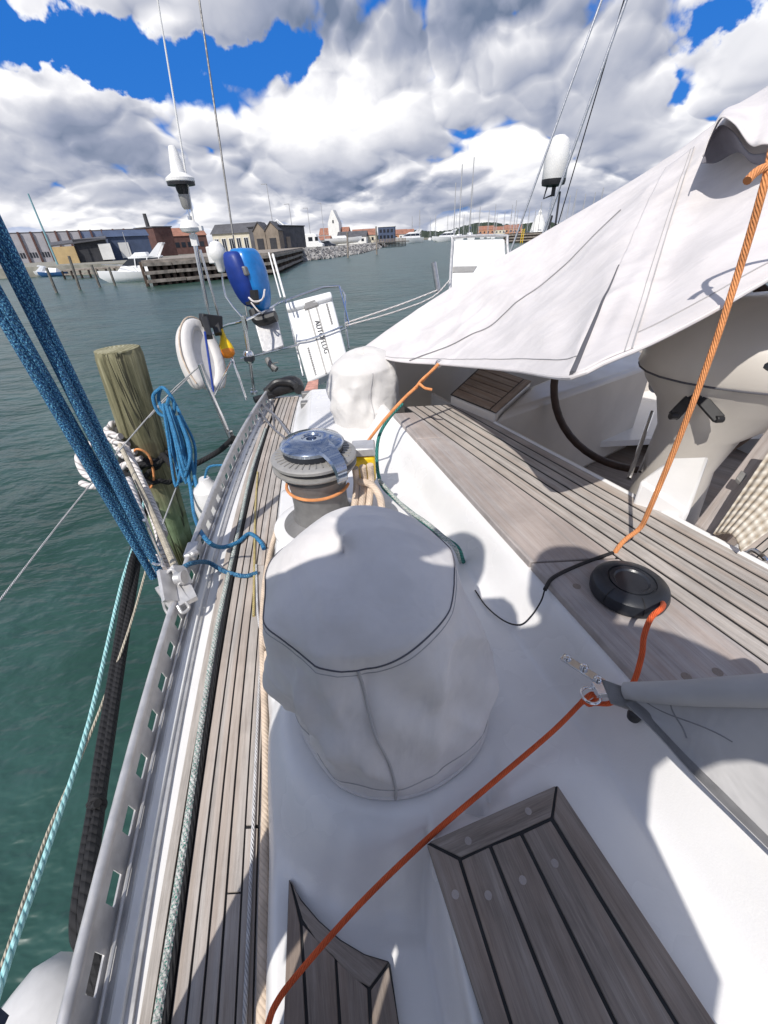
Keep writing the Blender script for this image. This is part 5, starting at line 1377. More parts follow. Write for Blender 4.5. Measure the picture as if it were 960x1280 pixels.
# large ribbed hall, grey then blue panels
p, rz, L_, H = facade(-10, 105, 170, 118, 293, LAND, 25); H = 6.5
hall = thing('factory_hall', 'long low factory hall with grey then blue wall panels between brown ribs', 'hall', p, rz)
nb = 12
wg = wallbox(hall, L_*.58, 10, H, 'panel_grey'); s_ = MB(); s_.box((L_*.79, 5, H/2), (L_*.42, 10, H)); s_.build('wall', 'panel_blue', hall)
for i in range(nb+1): s_ = MB(); s_.box((L_*i/nb, -.2, H/2+.2), (.45, .5, H+.4)); s_.build('rib', 'brick_red', hall)
for i in range(6): openings(hall, [L_*(i+.28)/nb, L_*(i+.5)/nb, L_*(i+.72)/nb], 1.7, L_/nb*.15, 1.2)
s_ = MB(); s_.box((L_/2, 5, H+.15), (L_, 10, .3)); s_.build('roof', 'roof_dark', hall)
p, rz, L_, H = facade(170, 105, 203, 100, 291)
br = thing('brick_building', 'dark red brick block at the right end of the long hall', 'building', p, rz); H = 6.1
wallbox(br, L_*.7, 5, H, 'brick_red'); s_ = MB(); s_.box((L_*.35, 2.5, H+.1), (L_*.7+.4, 5.4, .25)); s_.build('roof', 'roof_dark', br)
p = W(187, 290, 140); q_ = W(180, 268, 140)
s_ = MB(); s_.lathe([(.9, 0), (.55, q_.z-LAND)], 14, Matrix.Translation((p.x, p.y, LAND)))
ch = tag(s_.build('chimney', 'dark_pole', loc=(p.x, p.y, LAND)), 'dark factory chimney rising behind the red brick block', 'chimney')
p, rz, L_, H = facade(203, 120, 258, 125, 296)
rb = thing('brick_building', 'long low red brick building with a tiled roof behind the wharf', 'building', p, rz); H = 4.6
wallbox(rb, L_, 12, H, 'brick_red'); gable(rb, L_, 12, H, 2.2, 'roof_red'); openings(rb, [L_*k_/7 for k_ in range(1, 7)], 2.4, 1.2, 1.3)

# black shed with ochre end, blue shed
p, rz, L_, H = facade(92, 74, 133, 76, 305); H = 3.6
sh = thing('boat_shed', 'black tarred shed with a bright ochre end panel on the quay', 'shed', p, rz)
wallbox(sh, L_, 4, H, 'tar_black'); s_ = MB(); s_.box((-1.9, 1.0, H*.36), (3.7, 3.5, H*.72)); s_.build('end_panel', 'ochre', sh)
s_ = MB(); s_.add([(-4.0, -.5, H*.78), (L_+.2, -.5, H), (L_+.2, 5, H+.5), (-4, 5, H*.95), (-4.0, -.5, H*.72), (L_+.2, -.5, H-.2), (L_+.2, 5, H+.3), (-4, 5, H*.88)], [(0, 1, 2, 3), (7, 6, 5, 4), (0, 4, 5, 1), (1, 5, 6, 2), (2, 6, 7, 3), (3, 7, 4, 0)]); s_.build('roof', 'roof_dark', sh)
s_ = MB(); s_.box((L_*.92, -.1, H*.42), (2.0, .2, H*.7)); s_.build('door', 'wall_white', sh)
p, rz, L_, H = facade(136, 80, 193, 84, 304); H = 3.9
bs = thing('boat_shed', 'dark blue shed with a sloping roof behind the white motor cruiser', 'shed', p, rz)
wallbox(bs, L_*.9, 4, H, 'shed_blue'); gable(bs, L_*.9, 4, H, 1.1, 'shed_blue', name='roof'); s_ = MB(); s_.box((L_*.30, -.08, 1.6), (1.8, .16, 2.6)); s_.build('door', 'wall_white', bs)

# cream cottage row, twin tan gabled sheds, dark store
p, rz, L_, H = facade(266, 76, 322, 74, 299); H = 3.3
ct = thing('cottage', 'low cream cottage with white framed doors and a dark roof on the wharf', 'cottage', p, rz)
wallbox(ct, L_, 4, H, 'wall_cream'); gable(ct, L_, 4, H, 1.5, 'roof_dark'); openings(ct, [L_*(k_+.5)/6 for k_ in range(6)], 1.5, .9, 2.1, frame='white_paint')
for i, (x0, x1) in enumerate(((318, 333), (333, 350))):
    p, rz, L_, H = facade(x0, 70, x1, 70, 300); H = 3.3
    g_ = thing('gabled_shed', ['brown boarded shed with a pointed gable, left one of the pair', 'brown boarded shed with a pointed gable, right one of the pair'][i], 'shed', p, rz, group='brown gabled sheds on the wharf')
    s_ = MB(); s_.prism([Vector((0, 0, 0)), Vector((L_*.96, 0, 0)), Vector((L_*.96, 0, H)), Vector((L_*.48, 0, H+1.1)), Vector((0, 0, H))], Vector((0, 5, 0))); s_.build('wall', 'tan_board', g_)
    s_ = MB()
    for sg in (0, 1):
        xa, xb = (0-.15, L_*.48) if sg == 0 else (L_*.48, L_*.96+.15)
        za, zb_ = (H-.12, H+1.16) if sg == 0 else (H+1.16, H-.12)
        s_.add([(xa, -.15, za), (xb, -.15, zb_), (xb, 5.2, zb_), (xa, 5.2, za), (xa, -.15, za+.14), (xb, -.15, zb_+.14), (xb, 5.2, zb_+.14), (xa, 5.2, za+.14)], [(3, 2, 1, 0), (4, 5, 6, 7), (0, 1, 5, 4), (1, 2, 6, 5), (2, 3, 7, 6), (3, 0, 4, 7)])
    s_.build('roof', 'roof_dark', g_); s_ = MB(); s_.box((L_*.48, -.05, 1.1), (1.1, .1, 2.2)); s_.build('door', 'tar_black', g_)
p, rz, L_, H = facade(350, 72, 382, 80, 300); H = 3.9
ds = thing('store_shed', 'dark grey flat-roofed store beside the brown gabled sheds', 'shed', p, rz)
wallbox(ds, L_, 6, H, 'roof_dark'); s_ = MB(); s_.box((L_/2, 3, H+.08), (L_+.3, 6.3, .16)); s_.build('roof', 'tar_black', ds); s_ = MB(); s_.box((L_*.3, -.04, 1.2), (1.4, .1, 2.3)); s_.build('door', 'tan_board', ds)

# white space-frame pyramid on a post frame
pc = W(350, 300, 95); z0 = W(350, 288, 95).z; zt_ = W(350, 275, 95).z
py_ = thing('frame_pyramid', 'open white space-frame pyramid standing above the brown sheds', 'canopy', (pc.x, pc.y, LAND))
hw = 2.7; apex = Vector((0, 0, zt_-LAND)); cs = [Vector((x*hw, y_*hw, z0-LAND)) for x, y_ in ((-1, -1), (1, -1), (1, 1), (-1, 1))]
s_ = MB()
for i in range(4):
    s_.tube([cs[i], apex], .09, 6, smooth=0); s_.tube([cs[i], cs[(i+1) % 4]], .09, 6, smooth=0)
    for k_ in (.33, .66): s_.tube([cs[i].lerp(cs[(i+1) % 4], k_), apex], .05, 5, smooth=0); s_.tube([cs[i].lerp(apex, k_), cs[(i+1) % 4].lerp(apex, k_)], .05, 5, smooth=0)
s_.build('pyramid_frame', 'white_paint', py_)
for c_ in cs: s_ = MB(); s_.tube([Vector((c_.x, c_.y, 0)), c_], .1, 6, smooth=0); s_.build('post', 'white_paint', py_)

# ---- timber wharf in the middle distance
WZ = 1.95
A, B, C_, D_ = P(186, 358, 0), P(345, 343, 0), Vector((-12.2, 92, 0)), Vector((-27, 78, 0))
whf = thing('timber_wharf', 'old timber wharf with horizontal fender beams and dark gaps, in front of the sheds', 'wharf', (B.x, B.y, 0), world=True)
s_ = MB(); s_.prism([Vector((p.x, p.y, WZ)) for p in (A, B, C_, D_)], .22); s_.build('deck', 'wharf_wood', whf)
s_ = MB(); ins = [A.lerp(D_, .015)+Vector((.3, .4, 0)), B+Vector((-.5, .7, 0)), C_+Vector((-.5, 0, 0)), D_]
s_.prism([Vector((p.x, p.y, WZ-.23)) for p in ins], WZ+1.5); s_.build('core', 'wharf_dark', whf)
for (p, q_) in ((A, B), (B, C_)):
    n_ = 10 if p is A else 12
    s_ = MB()
    d_ = (q_-p).normalized(); nrm_ = Vector((d_.y, -d_.x, 0))
    for z_ in (.35, 1.0, 1.62):
        random.seed(int(z_*100))
        x_ = 0; Lq = (q_-p).length
        while x_ < Lq-.1:
            e = min(Lq, x_+random.uniform(2.4, 4.2)); s_.bar(p+d_*x_+nrm_*.06+Vector((0, 0, z_+random.uniform(-.03, .03))), p+d_*(e-.08)+nrm_*.06+Vector((0, 0, z_+random.uniform(-.03, .03))), .22, .26); x_ = e
    s_.build('fender_beams', 'wharf_wood', whf)
    s_ = MB()
    for i in range(n_+1): c_ = p.lerp(q_, i/n_)-nrm_*.18; s_.tube([c_-Vector((0, 0, 1)), c_+Vector((0, 0, WZ-.1))], .17, 8, smooth=0)
    for i in range(n_): c_ = p.lerp(q_, (i+.5)/n_)-nrm_*.16; s_.tube([c_+Vector((0, 0, -1)), c_+Vector((0, 0, 1.5))], .22, 8, smooth=0)
    s_.build('piles', ['wharf_rust'], whf)
# low pile dock by the sheds
A2, B2 = P(72, 350, 0), P(160, 345, 0)
lw = thing('pile_dock', 'low timber dock on thin dark piles in front of the sheds', 'dock', (A2.x, A2.y, 0), world=True)
s_ = MB(); s_.bar(A2+Vector((0, 3, .95)), B2+Vector((0, 3, .95)), 2.6, .22); s_.build('deck', 'wharf_wood', lw)
for i in range(9): c_ = A2.lerp(B2, i/8)+Vector((0, 1.6, 0)); s_ = MB(); s_.tube([c_-Vector((0, 0, 1)), c_+Vector((0, 0, .9))], .15, 6, smooth=0); s_.build('pile', 'wharf_dark', lw)
s_ = MB(); s_.bar(A2+Vector((0, 1.6, .5)), B2+Vector((0, 1.6, .5)), .12, .18); s_.build('brace', 'wharf_wood', lw)

# ---- mooring poles in the water
pole_px = [((58, 335), (71, 366)), ((86, 320), (100, 362)), ((114, 331), (125, 359)), ((136, 334), (144, 357)), ((106, 330), (111, 343)), ((434, 290), (435, 322)), ((470, 283), (471, 318))]
labels = ['grey mooring pole standing in the water, farthest left of the row', 'tallest grey mooring pole of the row in front of the black shed', 'grey mooring pole right of the tallest one, in front of the black shed', 'thin grey mooring pole close to the bow of the white cruiser', 'short mooring pole behind the tallest one at the low dock', 'pale mooring pole in front of the stone bank', 'thin pale mooring pole near the far end of the stone bank']
for (a, b_), lb_ in zip(pole_px, labels):
    q_ = P(b_[0], b_[1], 0); h_ = PY(a[0], a[1], q_.y).z; th = PY(a[0], a[1], q_.y); 
    s_ = MB(); r_ = .11 if b_[0] < 300 else .16
    s_.tube([(0, 0, -1), (0, 0, 0), (max(-.5, min(.5, th.x-q_.x)), 0, h_)], r_, 8, smooth=0); s_.v = [v+q_ for v in s_.v]
    tag(s_.build('mooring_pole', 'pole_wood' if b_[0] < 300 else 'wharf_wood', loc=q_), lb_, 'mooring pole', 'mooring poles in the harbour')

# ---- boats
def hull_mb(L_, Bm, H, rake=.12, draft=.3, flare=.75, n=14):
    """bow at +x"""
    s_ = MB(); rows = []
    for i in range(n+1):
        u = i/n; x = -L_/2+L_*u
        w_ = Bm/2*(1-max(0, (u-.45)/.55)**2.2)*(.86+.14*min(1, u*3)); w_ = max(w_, .012)
        sheer = H*(1+.18*(u-.4)**2*4*(1 if u > .4 else .3))
        xr = x+rake*L_*max(0, (u-.6)/.4)**2
        rows.append([(xr, -w_, sheer), (xr*.995, -w_*(flare+.15), sheer*.45), (x, -w_*flare*.9, 0), (x, 0, -draft*(1-.5*max(0, (u-.7)/.3))), (x, w_*flare*.9, 0), (xr*.995, w_*(flare+.15), sheer*.45), (xr, w_, sheer)])
    vs = [p for r_ in rows for p in r_]; fs = []
    for i in range(n):
        for k_ in range(6): a = i*7+k_; fs.append((a, a+1, a+8, a+7))
        fs.append((i*7+6, i*7, i*7+7, i*7+13))     # deck
    fs.append((6, 5, 4, 3, 2, 1, 0)); s_.add(vs, fs); return s_
def cruiser(o, L_, hf=.12, uf=.17):
    Bm = L_*.33; H0 = L_*hf; U = L_*uf; H = H0
    hull_mb(L_, Bm, H).build('hull', 'boat_white', o, sharp=40)
    def zz(k): return H0*.96+U*k
    def lay(z_, x0, x1, w0, w1): return [(x0, -w0, z_), (x1, -w1, z_), (x1, w1, z_), (x0, w0, z_)]
    fc_ = [(4, 5, 6, 7), (0, 1, 5, 4), (1, 2, 6, 5), (2, 3, 7, 6), (3, 0, 4, 7), (3, 2, 1, 0)]
    s_ = MB(); s_.add(lay(zz(0), -L_*.36, L_*.34, Bm*.40, Bm*.20)+lay(zz(.34), -L_*.36, L_*.24, Bm*.38, Bm*.22), fc_); s_.build('cabin', 'boat_white', o, bevel=.05)
    s_ = MB(); s_.add(lay(zz(.345), -L_*.33, L_*.235, Bm*.365, Bm*.215)+lay(zz(.70), -L_*.33, L_*.10, Bm*.34, Bm*.22), fc_); s_.build('windscreen', 'glass_dark', o)
    for x_ in (-.335, -.16, .02):
        for sg in (-1, 1):
            s_ = MB(); s_.bar((L_*x_, sg*Bm*(.372 if x_ < 0 else .33), zz(.33)), (L_*(x_-.02), sg*Bm*(.345 if x_ < 0 else .31), zz(.72)), .10, .05, up=(0, 1, 0)); s_.build('window_post', 'boat_white', o)
    s_ = MB(); s_.prism([Vector(q_) for q_ in lay(zz(.80), -L_*.38, L_*.10, Bm*.36, Bm*.22)], U*.10); s_.build('flybridge', 'boat_white', o, bevel=.04)
    s_ = MB(); s_.add(lay(zz(.80), -L_*.20, L_*.07, Bm*.33, Bm*.2)+lay(zz(1.02), -L_*.18, -L_*.02, Bm*.30, Bm*.2), fc_); s_.build('upper_coaming', 'boat_white', o, bevel=.04)
    s_ = MB()
    for sg in (-1, 1): s_.prism([Vector((-L_*.34, sg*Bm*.34, zz(.78))), Vector((-L_*.20, sg*Bm*.34, zz(.78))), Vector((-L_*.40, sg*Bm*.3, zz(1.45))), Vector((-L_*.47, sg*Bm*.3, zz(1.48)))], Vector((0, -sg*.12, 0)))
    s_.bar((-L_*.44, -Bm*.31, zz(1.44)), (-L_*.44, Bm*.31, zz(1.44)), .35, .10); s_.build('radar_arch', 'boat_white', o)
    s_ = MB()
    for sg in (-1, 1): s_.tube([(L_*.0, sg*Bm*.46, H*1.0), (L_*.05, sg*Bm*.45, H*1.5), (L_*.3, sg*Bm*.3, H*1.75), (L_*.53, 0, H*1.85)], .018, 6, smooth=0)
    s_.build('bow_rail', 'steel', o)
wl_ = P(168, 353, 0)
bt = thing('motor_cruiser', 'white motor cruiser with a raked radar arch, moored left of the timber wharf', 'motor boat', (wl_.x, wl_.y+2, 0), R(192))
cruiser(bt, 6.6, hf=.135, uf=.25)
for (px, py_, L_, rz, lb_) in ((512, 300, 15, 205, 'big white motor yacht at the far end of the channel'), (557, 302, 13, 200, 'white motor yacht moored right of the bigger one in the far marina')):
    q_ = W(px, 300, 215)
    bb = thing('motor_yacht', lb_, 'motor boat', (q_.x, q_.y, 0), R(rz), group='motor yachts in the far marina'); cruiser(bb, L_, hf=.16)
for (px, py_, L_, rz, lb_, colr) in ((50, 346, 5.5, 150, 'small dark-covered boat at the dock by the left edge', 'tarpaulin'), (20, 345, 6.0, 160, 'small white boat at the far left dock behind the blue tackle', 'tarpaulin'), (62, 346, 4.2, 170, 'small blue open boat beside the low dock', 'boat_blue')):
    q_ = P(px, py_, 0); bb = thing('small_boat', lb_, 'boat', (q_.x, q_.y+1, 0), R(rz), group='small boats at the low dock')
    hull_mb(L_, L_*.36, L_*.13).build('hull', 'boat_white' if colr != 'boat_blue' else 'boat_blue', bb, sharp=40)
    s_ = MB(); H = L_*.13; s_.add([(-L_*.3, -L_*.15, H), (L_*.2, -L_*.12, H), (L_*.2, L_*.12, H), (-L_*.3, L_*.15, H), (-L_*.25, -.1, H*1.9), (L_*.08, -.1, H*2.1), (L_*.08, .1, H*2.1), (-L_*.25, .1, H*1.9)], [(4, 5, 6, 7), (0, 1, 5, 4), (1, 2, 6, 5), (2, 3, 7, 6), (3, 0, 4, 7)]); s_.build('boat_cover', colr if colr != 'boat_blue' else 'boat_white', bb)
# teal mast of a moored boat at the left, with its lean from the lens only
def mast_at(px_b, py_top, t_, mat, r_, label, zb=.8, px_t=None, name='mast', group=None):
    b_ = W(px_b, 330, t_); tp = W(px_t if px_t is not None else px_b, py_top, t_)
    s_ = MB(); s_.tube([(b_.x, b_.y, zb), (b_.x, b_.y, tp.z)], r_, 8, smooth=0)
    return tag(s_.build(name, mat, loc=(b_.x, b_.y, zb)), label, 'mast', group)
M['teal_mast'] = plain('teal_mast', (.20, .38, .42), .4)
def vertical_mast(px, py_top, t_, px_guess, mat, r_, label, **k):
    tp = W(px, py_top, t_); s_ = MB(); s_.tube([(tp.x, tp.y, .6), tuple(tp)], lambda u: r_*(1-.3*u), 8, smooth=0); return tag(s_.build('boat_mast', mat, loc=(tp.x, tp.y, .6)), label, 'mast', k.get('group'))
vertical_mast(35, 242, 66, 0, 'teal_mast', .17, 'pale teal mast rising in front of the long grey hall')
vertical_mast(153, 290, 62, 0, 'mast_alu', .06, 'slim pale mast between the blue shed and the white cruiser')

# ---- lamp posts behind the wharf
lps = [((333, 230), 78, 'tall thin lamp post rising behind the white pyramid frame'), ((361, 255), 86, 'lamp post with a short arm, right of the pyramid frame'), ((384, 260), 95, 'lamp post with an arm to the left, above the parked camper van'), ((401, 254), 110, 'lamp post nearest the white church')]
for (a, t_, lb_) in lps:
    tp = W(a[0], a[1], t_); lo = thing('lamp_post', lb_, 'lamp post', (tp.x, tp.y, LAND), group='lamp posts on the quay')
    s_ = MB(); s_.tube([(0, 0, 0), (0, 0, tp.z-LAND)], lambda u: .10-.04*u, 8, smooth=0); s_.build('post', 'mast_alu', lo)
    s_ = MB(); s_.box((-.5, 0, tp.z-LAND), (1.1, .2, .12)); s_.build('lamp_head', 'mast_alu', lo)

# ---- stone bank, many stones
s_ = MB(); random.seed(9)
e0, e1, e2, e3 = Vector((-11.5, 90, 0)), Vector((-9.5, 90, 0)), Vector((-3.6, 113, 0)), Vector((5, 200, 0))
def stone(c_, r_):
    vs = []; rt_ = Euler((random.uniform(0, 3), random.uniform(0, 3), random.uniform(0, 3))).to_matrix()
    for v in ((-1, -1, -1), (1, -1, -1), (1, 1, -1), (-1, 1, -1), (-1, -1, 1), (1, -1, 1), (1, 1, 1), (-1, 1, 1)): vs.append(rt_ @ Vector([k_*random.uniform(.55, 1.0)*r_ for k_ in v])+c_)
    s_.add(vs, [(3, 2, 1, 0), (4, 5, 6, 7), (0, 1, 5, 4), (1, 2, 6, 5), (2, 3, 7, 6), (3, 0, 4, 7)], m=random.choice((0, 0, 1)))
for (p, q_, n_) in ((Vector((-13, 84, 0)), e1, 160), (e1, e2, 620), (e2, e3, 500)):
    for i in range(n_):
        k_ = random.random(); h_ = random.random()
        d_ = (q_-p).normalized(); nrm_ = Vector((d_.y, -d_.x, 0)); c_ = p.lerp(q_, k_)+nrm_*(1.9-2.1*h_)+Vector((0, 0, h_*1.55-.1)); stone(c_, random.uniform(.22, .5))
M['stone_a'] = plain('stone_a', (.34, .33, .32), .9, var=.4, nscale=.8); M['stone_b'] = plain('stone_b', (.20, .19, .19), .9, var=.4, nscale=.8)
tag(s_.build('stone_bank', ['stone_a', 'stone_b'], sharp=5, loc=e1), 'bank of grey rubble stones along the channel', 'stones', kind='stuff')

# camper van, car, white boat ashore
def vehicle(name, label, cat, px, t_, L_, H, camper, rz, matb):
    q_ = W(px, 300, t_); o = thing(name, label, cat, (q_.x, q_.y, LAND+.0), rz)
    prof = [(-L_/2, .35), (L_/2, .35), (L_/2, .95), (L_*.40, 1.15), (L_*.30, H*.96 if camper else H*.98), (L_*.24, H), (-L_*.48, H), (-L_/2, H*.9)] if camper else [(-L_/2, .35), (L_/2, .35), (L_/2, .75), (L_*.28, .92), (L_*.14, H), (-L_*.25, H), (-L_*.45, .98), (-L_/2, .9)]
    s_ = MB(); s_.prism([Vector((x, -.95, z_)) for x, z_ in prof], Vector((0, 1.9, 0))); s_.build('body', matb, o, bevel=.08)
    for (x, w_) in (((-.18, .16), (.12, .14), (.32, .10)) if camper else ((-.12, .18), (.08, .15))): s_ = MB(); s_.box((L_*x, -.96, H*.66 if camper else H*.80), (L_*w_, .04, H*.26)); s_.build('window', 'glass_dark', o)
    for x in (-.3, .32):
        for y_ in (-.8, .8):
            s_ = MB(); s_.lathe([(.001, -.11), (.33, -.11), (.33, .11), (.001, .11)], 16, Matrix.Translation((L_*x, y_, .33)) @ Matrix.Rotation(R(90), 4, 'X')); s_.build('wheel', 'black', o)
    return o
vehicle('camper_van', 'white camper van parked behind the stone bank', 'van', 385, 93, 7.0, 2.9, True, R(-8), 'white_paint')
vehicle('parked_car', 'dark car parked in front of the white camper van', 'car', 408, 96, 4.2, 1.45, False, R(-5), 'car_dark')
q_ = W(427, 300, 112); bo = thing('boat_ashore', 'white sailing boat hull laid up ashore behind the stone bank', 'boat', (q_.x, q_.y, LAND+.9), R(8))
hull_mb(9, 2.6, 1.0).build('hull', 'boat_white', bo, sharp=40); s_ = MB(); s_.box((-.5, 0, 1.3), (4, 1.5, .5), taper=.8); s_.build('cabin', 'boat_white', bo, bevel=.1)
s_ = MB(); s_.tube([(0, 0, 1), (0, 0, 3.2)], .05, 6, smooth=0); [s_.bar((x, -.9, -.9), (x, .9, -.2), .1, .1) for x in (-2, 2)]; s_.build('cradle', 'wharf_dark', bo)

# white church with stepped gable
q_ = W(417, 285, 260); hz = W(417, 263, 260).z-LAND
chh = thing('white_church', 'white church tower with a steep gable, above the harbour roofs', 'church', (q_.x, q_.y, LAND), R(-12))
s_ = MB(); a = 3.6; hb_ = hz*.62
s_.prism([Vector((-a, 0, 0)), Vector((a, 0, 0)), Vector((a, 0, hb_)), Vector((.5, 0, hz)), Vector((-.5, 0, hz)), Vector((-a, 0, hb_))], Vector((0, 7, 0))); s_.build('tower', 'wall_white', chh)
s_ = MB(); s_.box((0, -.05, hz*.66), (.9, .1, 1.6)); s_.build('bell_opening', 'glass_dark', chh)
s_ = MB(); s_.prism([Vector((-a-7, 2, 0)), Vector((a+5, 2, 0)), Vector((a+5, 2, hb_*.45)), Vector((-a-7, 2, hb_*.45))], Vector((0, 8, 0))); s_.build('nave', 'wall_white', chh); 
s_ = MB(); s_.add([(-a-7.3, 1.7, hb_*.45), (a+5.3, 1.7, hb_*.45), (a+5.3, 6, hb_*.8), (-a-7.3, 6, hb_*.8), (-a-7.3, 10.3, hb_*.45), (a+5.3, 10.3, hb_*.45)], [(0, 1, 2, 3), (3, 2, 5, 4), (0, 3, 4), (1, 5, 2), (0, 4, 5, 1)]); s_.build('roof', 'roof_red', chh)
# row of small harbour houses
hs = [(396, 190, 12, 3.2, 'wall_white', 'roof_red', 'white house with a red roof left of the church'), (440, 170, 12, 4.0, 'wall_white', 'roof_dark', 'long white boathouse with a dark roof right of the church'), (455, 175, 10, 4.6, 'wall_cream', 'roof_red', 'cream house with a red roof beside the blue harbour building'), (498, 260, 10, 5.2, 'wall_orange', 'roof_red', 'small orange house right of the blue harbour building'), (508, 255, 9, 5.0, 'wall_white', 'roof_red', 'white gabled house at the end of the pier'), (607, 430, 16, 7, 'wall_orange', 'roof_red', 'orange house among the masts, left one'), (622, 430, 14, 6, 'wall_cream', 'roof_red', 'cream house among the masts'), (640, 440, 18, 7, 'wall_orange', 'roof_red', 'orange house among the masts, right one')]
for (px, t_, L_, H, wm_, rm_, lb_) in hs:
    q_ = W(px, 300, t_); o = thing('harbour_house', lb_, 'house', (q_.x-L_/2, q_.y, LAND), R(-6), group='houses round the harbour')
    wallbox(o, L_, 8, H*.62, wm_); gable(o, L_, 8, H*.62, H*.5, rm_)
    openings(o, [L_*(k_+.5)/4 for k_ in range(4)], H*.33, L_*.09, H*.24)
q_ = W(473, 300, 200); bb = thing('blue_building', 'blue two-storey harbour building at the head of the pier', 'building', (q_.x, q_.y, LAND), R(-8))
wallbox(bb, 8, 6, 6.0, 'shed_blue'); openings(bb, [1.3, 3.1, 4.9, 6.7], 2.0, 1.1, 1.3); openings(bb, [1.3, 3.1, 4.9, 6.7], 4.4, 1.1, 1.3); s_ = MB(); s_.box((4, 3, 6.1), (8.4, 6.4, .2)); s_.build('roof', 'wall_white', bb)
# pier of close-set piles
pr = thing('timber_pier', 'dark timber pier on close-set piles at the end of the stone bank', 'pier', tuple(W(480, 300, 195)), world=True)
pa, pb_ = Vector((1.5, 172, 0)), Vector((13.5, 186, 0))
s_ = MB(); s_.bar(pa+Vector((0, 1.5, 1.5)), pb_+Vector((0, 1.5, 1.5)), 4, .3); s_.build('deck', 'wharf_wood', pr)
for i in range(22): c_ = pa.lerp(pb_, i/21); s_ = MB(); s_.tube([c_+Vector((0, 0, -1)), c_+Vector((0, 0, 2.6))], .16, 6, smooth=0); s_.build('pile', 'tan_board', pr)
# breakwater at the right
s_ = MB(); q0, q1 = W(630, 300, 120), W(700, 300, 105)
s_.bar(Vector((q0.x, q0.y, 1.0)), Vector((q1.x+40, q1.y-6, 1.0)), 3, 2.6)
brk = s_.build('breakwater', 'wharf_dark', loc=(q0.x, q0.y, 0)); tag(brk, 'dark timber breakwater behind the awning at the right', 'breakwater')
s_ = MB()
for z_ in (.5, 1.2, 1.9): s_.bar(Vector((q0.x, q0.y-1.7, z_)), Vector((q1.x+40, q1.y-7.7, z_)), .3, .3)
s_.build('fender_beams', 'wharf_wood', brk)
s_ = MB(); b0_ = W(650, 300, 112); 
for dx in (-.3, .3): s_.tube([(b0_.x+dx, b0_.y-1.5, 0), (b0_.x+dx+.6, b0_.y, 3.2)], .06, 6, smooth=0)
for k_ in range(9): s_.tube([(b0_.x-.3+.06*k_, b0_.y-1.5+.16*k_, .3+.33*k_), (b0_.x+.3+.06*k_, b0_.y-1.5+.16*k_, .3+.33*k_)], .04, 6, smooth=0)
tag(s_.build('pier_ladder', 'yellow', loc=(b0_.x, b0_.y, 0)), 'yellow ladder on the breakwater, beside the backstay', 'ladder')
# pale spire among the masts
q_ = W(672, 290, 330); z_ = W(672, 262, 330).z-LAND
sp_ = thing('church_spire', 'pale tapered spire with a small lantern on top, among the masts', 'spire', (q_.x, q_.y, LAND))
s_ = MB(); s_.lathe([(6.5, 0), (5.0, z_*.4), (2.2, z_*.74), (1.4, z_*.76)], 12); s_.build('spire_body', 'wall_white', sp_); s_ = MB(); s_.lathe([(1.5, z_*.76), (1.5, z_*.88), (1.0, z_*.92), (.2, z_)], 10); s_.build('lantern', 'wall_white', sp_)

# ---- sailing yachts in the marina: one built, the rest copied
def make_yacht():
    o = thing('moored_yacht', 'x', 'sailboat', (0, 0, 0), group='sailing yachts in the far marina')
    hull_mb(10, 3.0, 1.1, draft=.2, n=10).build('hull', 'boat_white', o, sharp=40)
    s_ = MB(); s_.box((.2, 0, 1.35), (4.2, 1.7, .55), taper=.8); s_.build('cabin', 'boat_white', o)
    s_ = MB(); s_.tube([(.6, 0, 1.2), (.6, 0, 14)], .16, 6, smooth=0); s_.build('mast', 'mast_alu', o)
    s_ = MB(); s_.tube([(.5, 0, 2.5), (-3.6, 0, 2.4)], .17, 6, smooth=0); s_.build('sail_cover', 'shed_blue', o)
    s_ = MB(); s_.tube([(5.0, 0, 1.3), (.6, 0, 13.8)], .03, 4, smooth=0); s_.tube([(-4.8, 0, 1.2), (.6, 0, 13.9)], .025, 4, smooth=0); s_.tube([(.6, -1.4, 1.2), (.6, 0, 11)], .025, 4, smooth=0); s_.tube([(.6, 1.4, 1.2), (.6, 0, 11)], .025, 4, smooth=0); s_.build('rigging', 'mast_alu', o)
    return o
proto = make_yacht(); random.seed(21)
# (column of the mast, row of its top, depth)
mst = [(525, 262, 270), (578, 205, 150), (593, 196, 160), (570, 228, 190), (545, 268, 300), (601, 258, 240), (612, 262, 260), (620, 255, 230), (632, 264, 280), (641, 256, 250), (648, 262, 290), (655, 266, 300), (622, 266, 310), (588, 262, 280), (560, 268, 320), (663, 258, 230), (670, 260, 260), (678, 252, 240), (690, 256, 220), (706, 250, 200), (714, 244, 190), (722, 236, 180), (733, 242, 200), (745, 240, 190), (756, 234, 180), (515, 270, 330), (538, 272, 320), (580, 268, 330), (646, 250, 210)]
names_ = {0: 'white yacht with two tall masts close together, left of the motor yachts', 1: 'yacht with the tall bare mast left of the tallest one', 2: 'yacht with the tallest mast of the far marina', 3: 'yacht with a raked-looking tall mast just left of the tallest pair'}
for i, (px, pt_y, t_) in enumerate(mst):
    o = proto if i == 0 else copy_tree(proto)
    tp = W(px, pt_y, t_); hgt = tp.z; sc_ = max(.55, hgt/14.0)
    o.location = (tp.x, tp.y, 0); o.rotation_euler = (0, 0, random.choice((R(85), R(95), R(-90), R(80)))+random.uniform(-.1, .1)); o.scale = (min(sc_, 1.3), min(sc_, 1.3), sc_)
    o['label'] = names_.get(i, 'white sailing yacht in the crowded far marina, one bare mast among many')

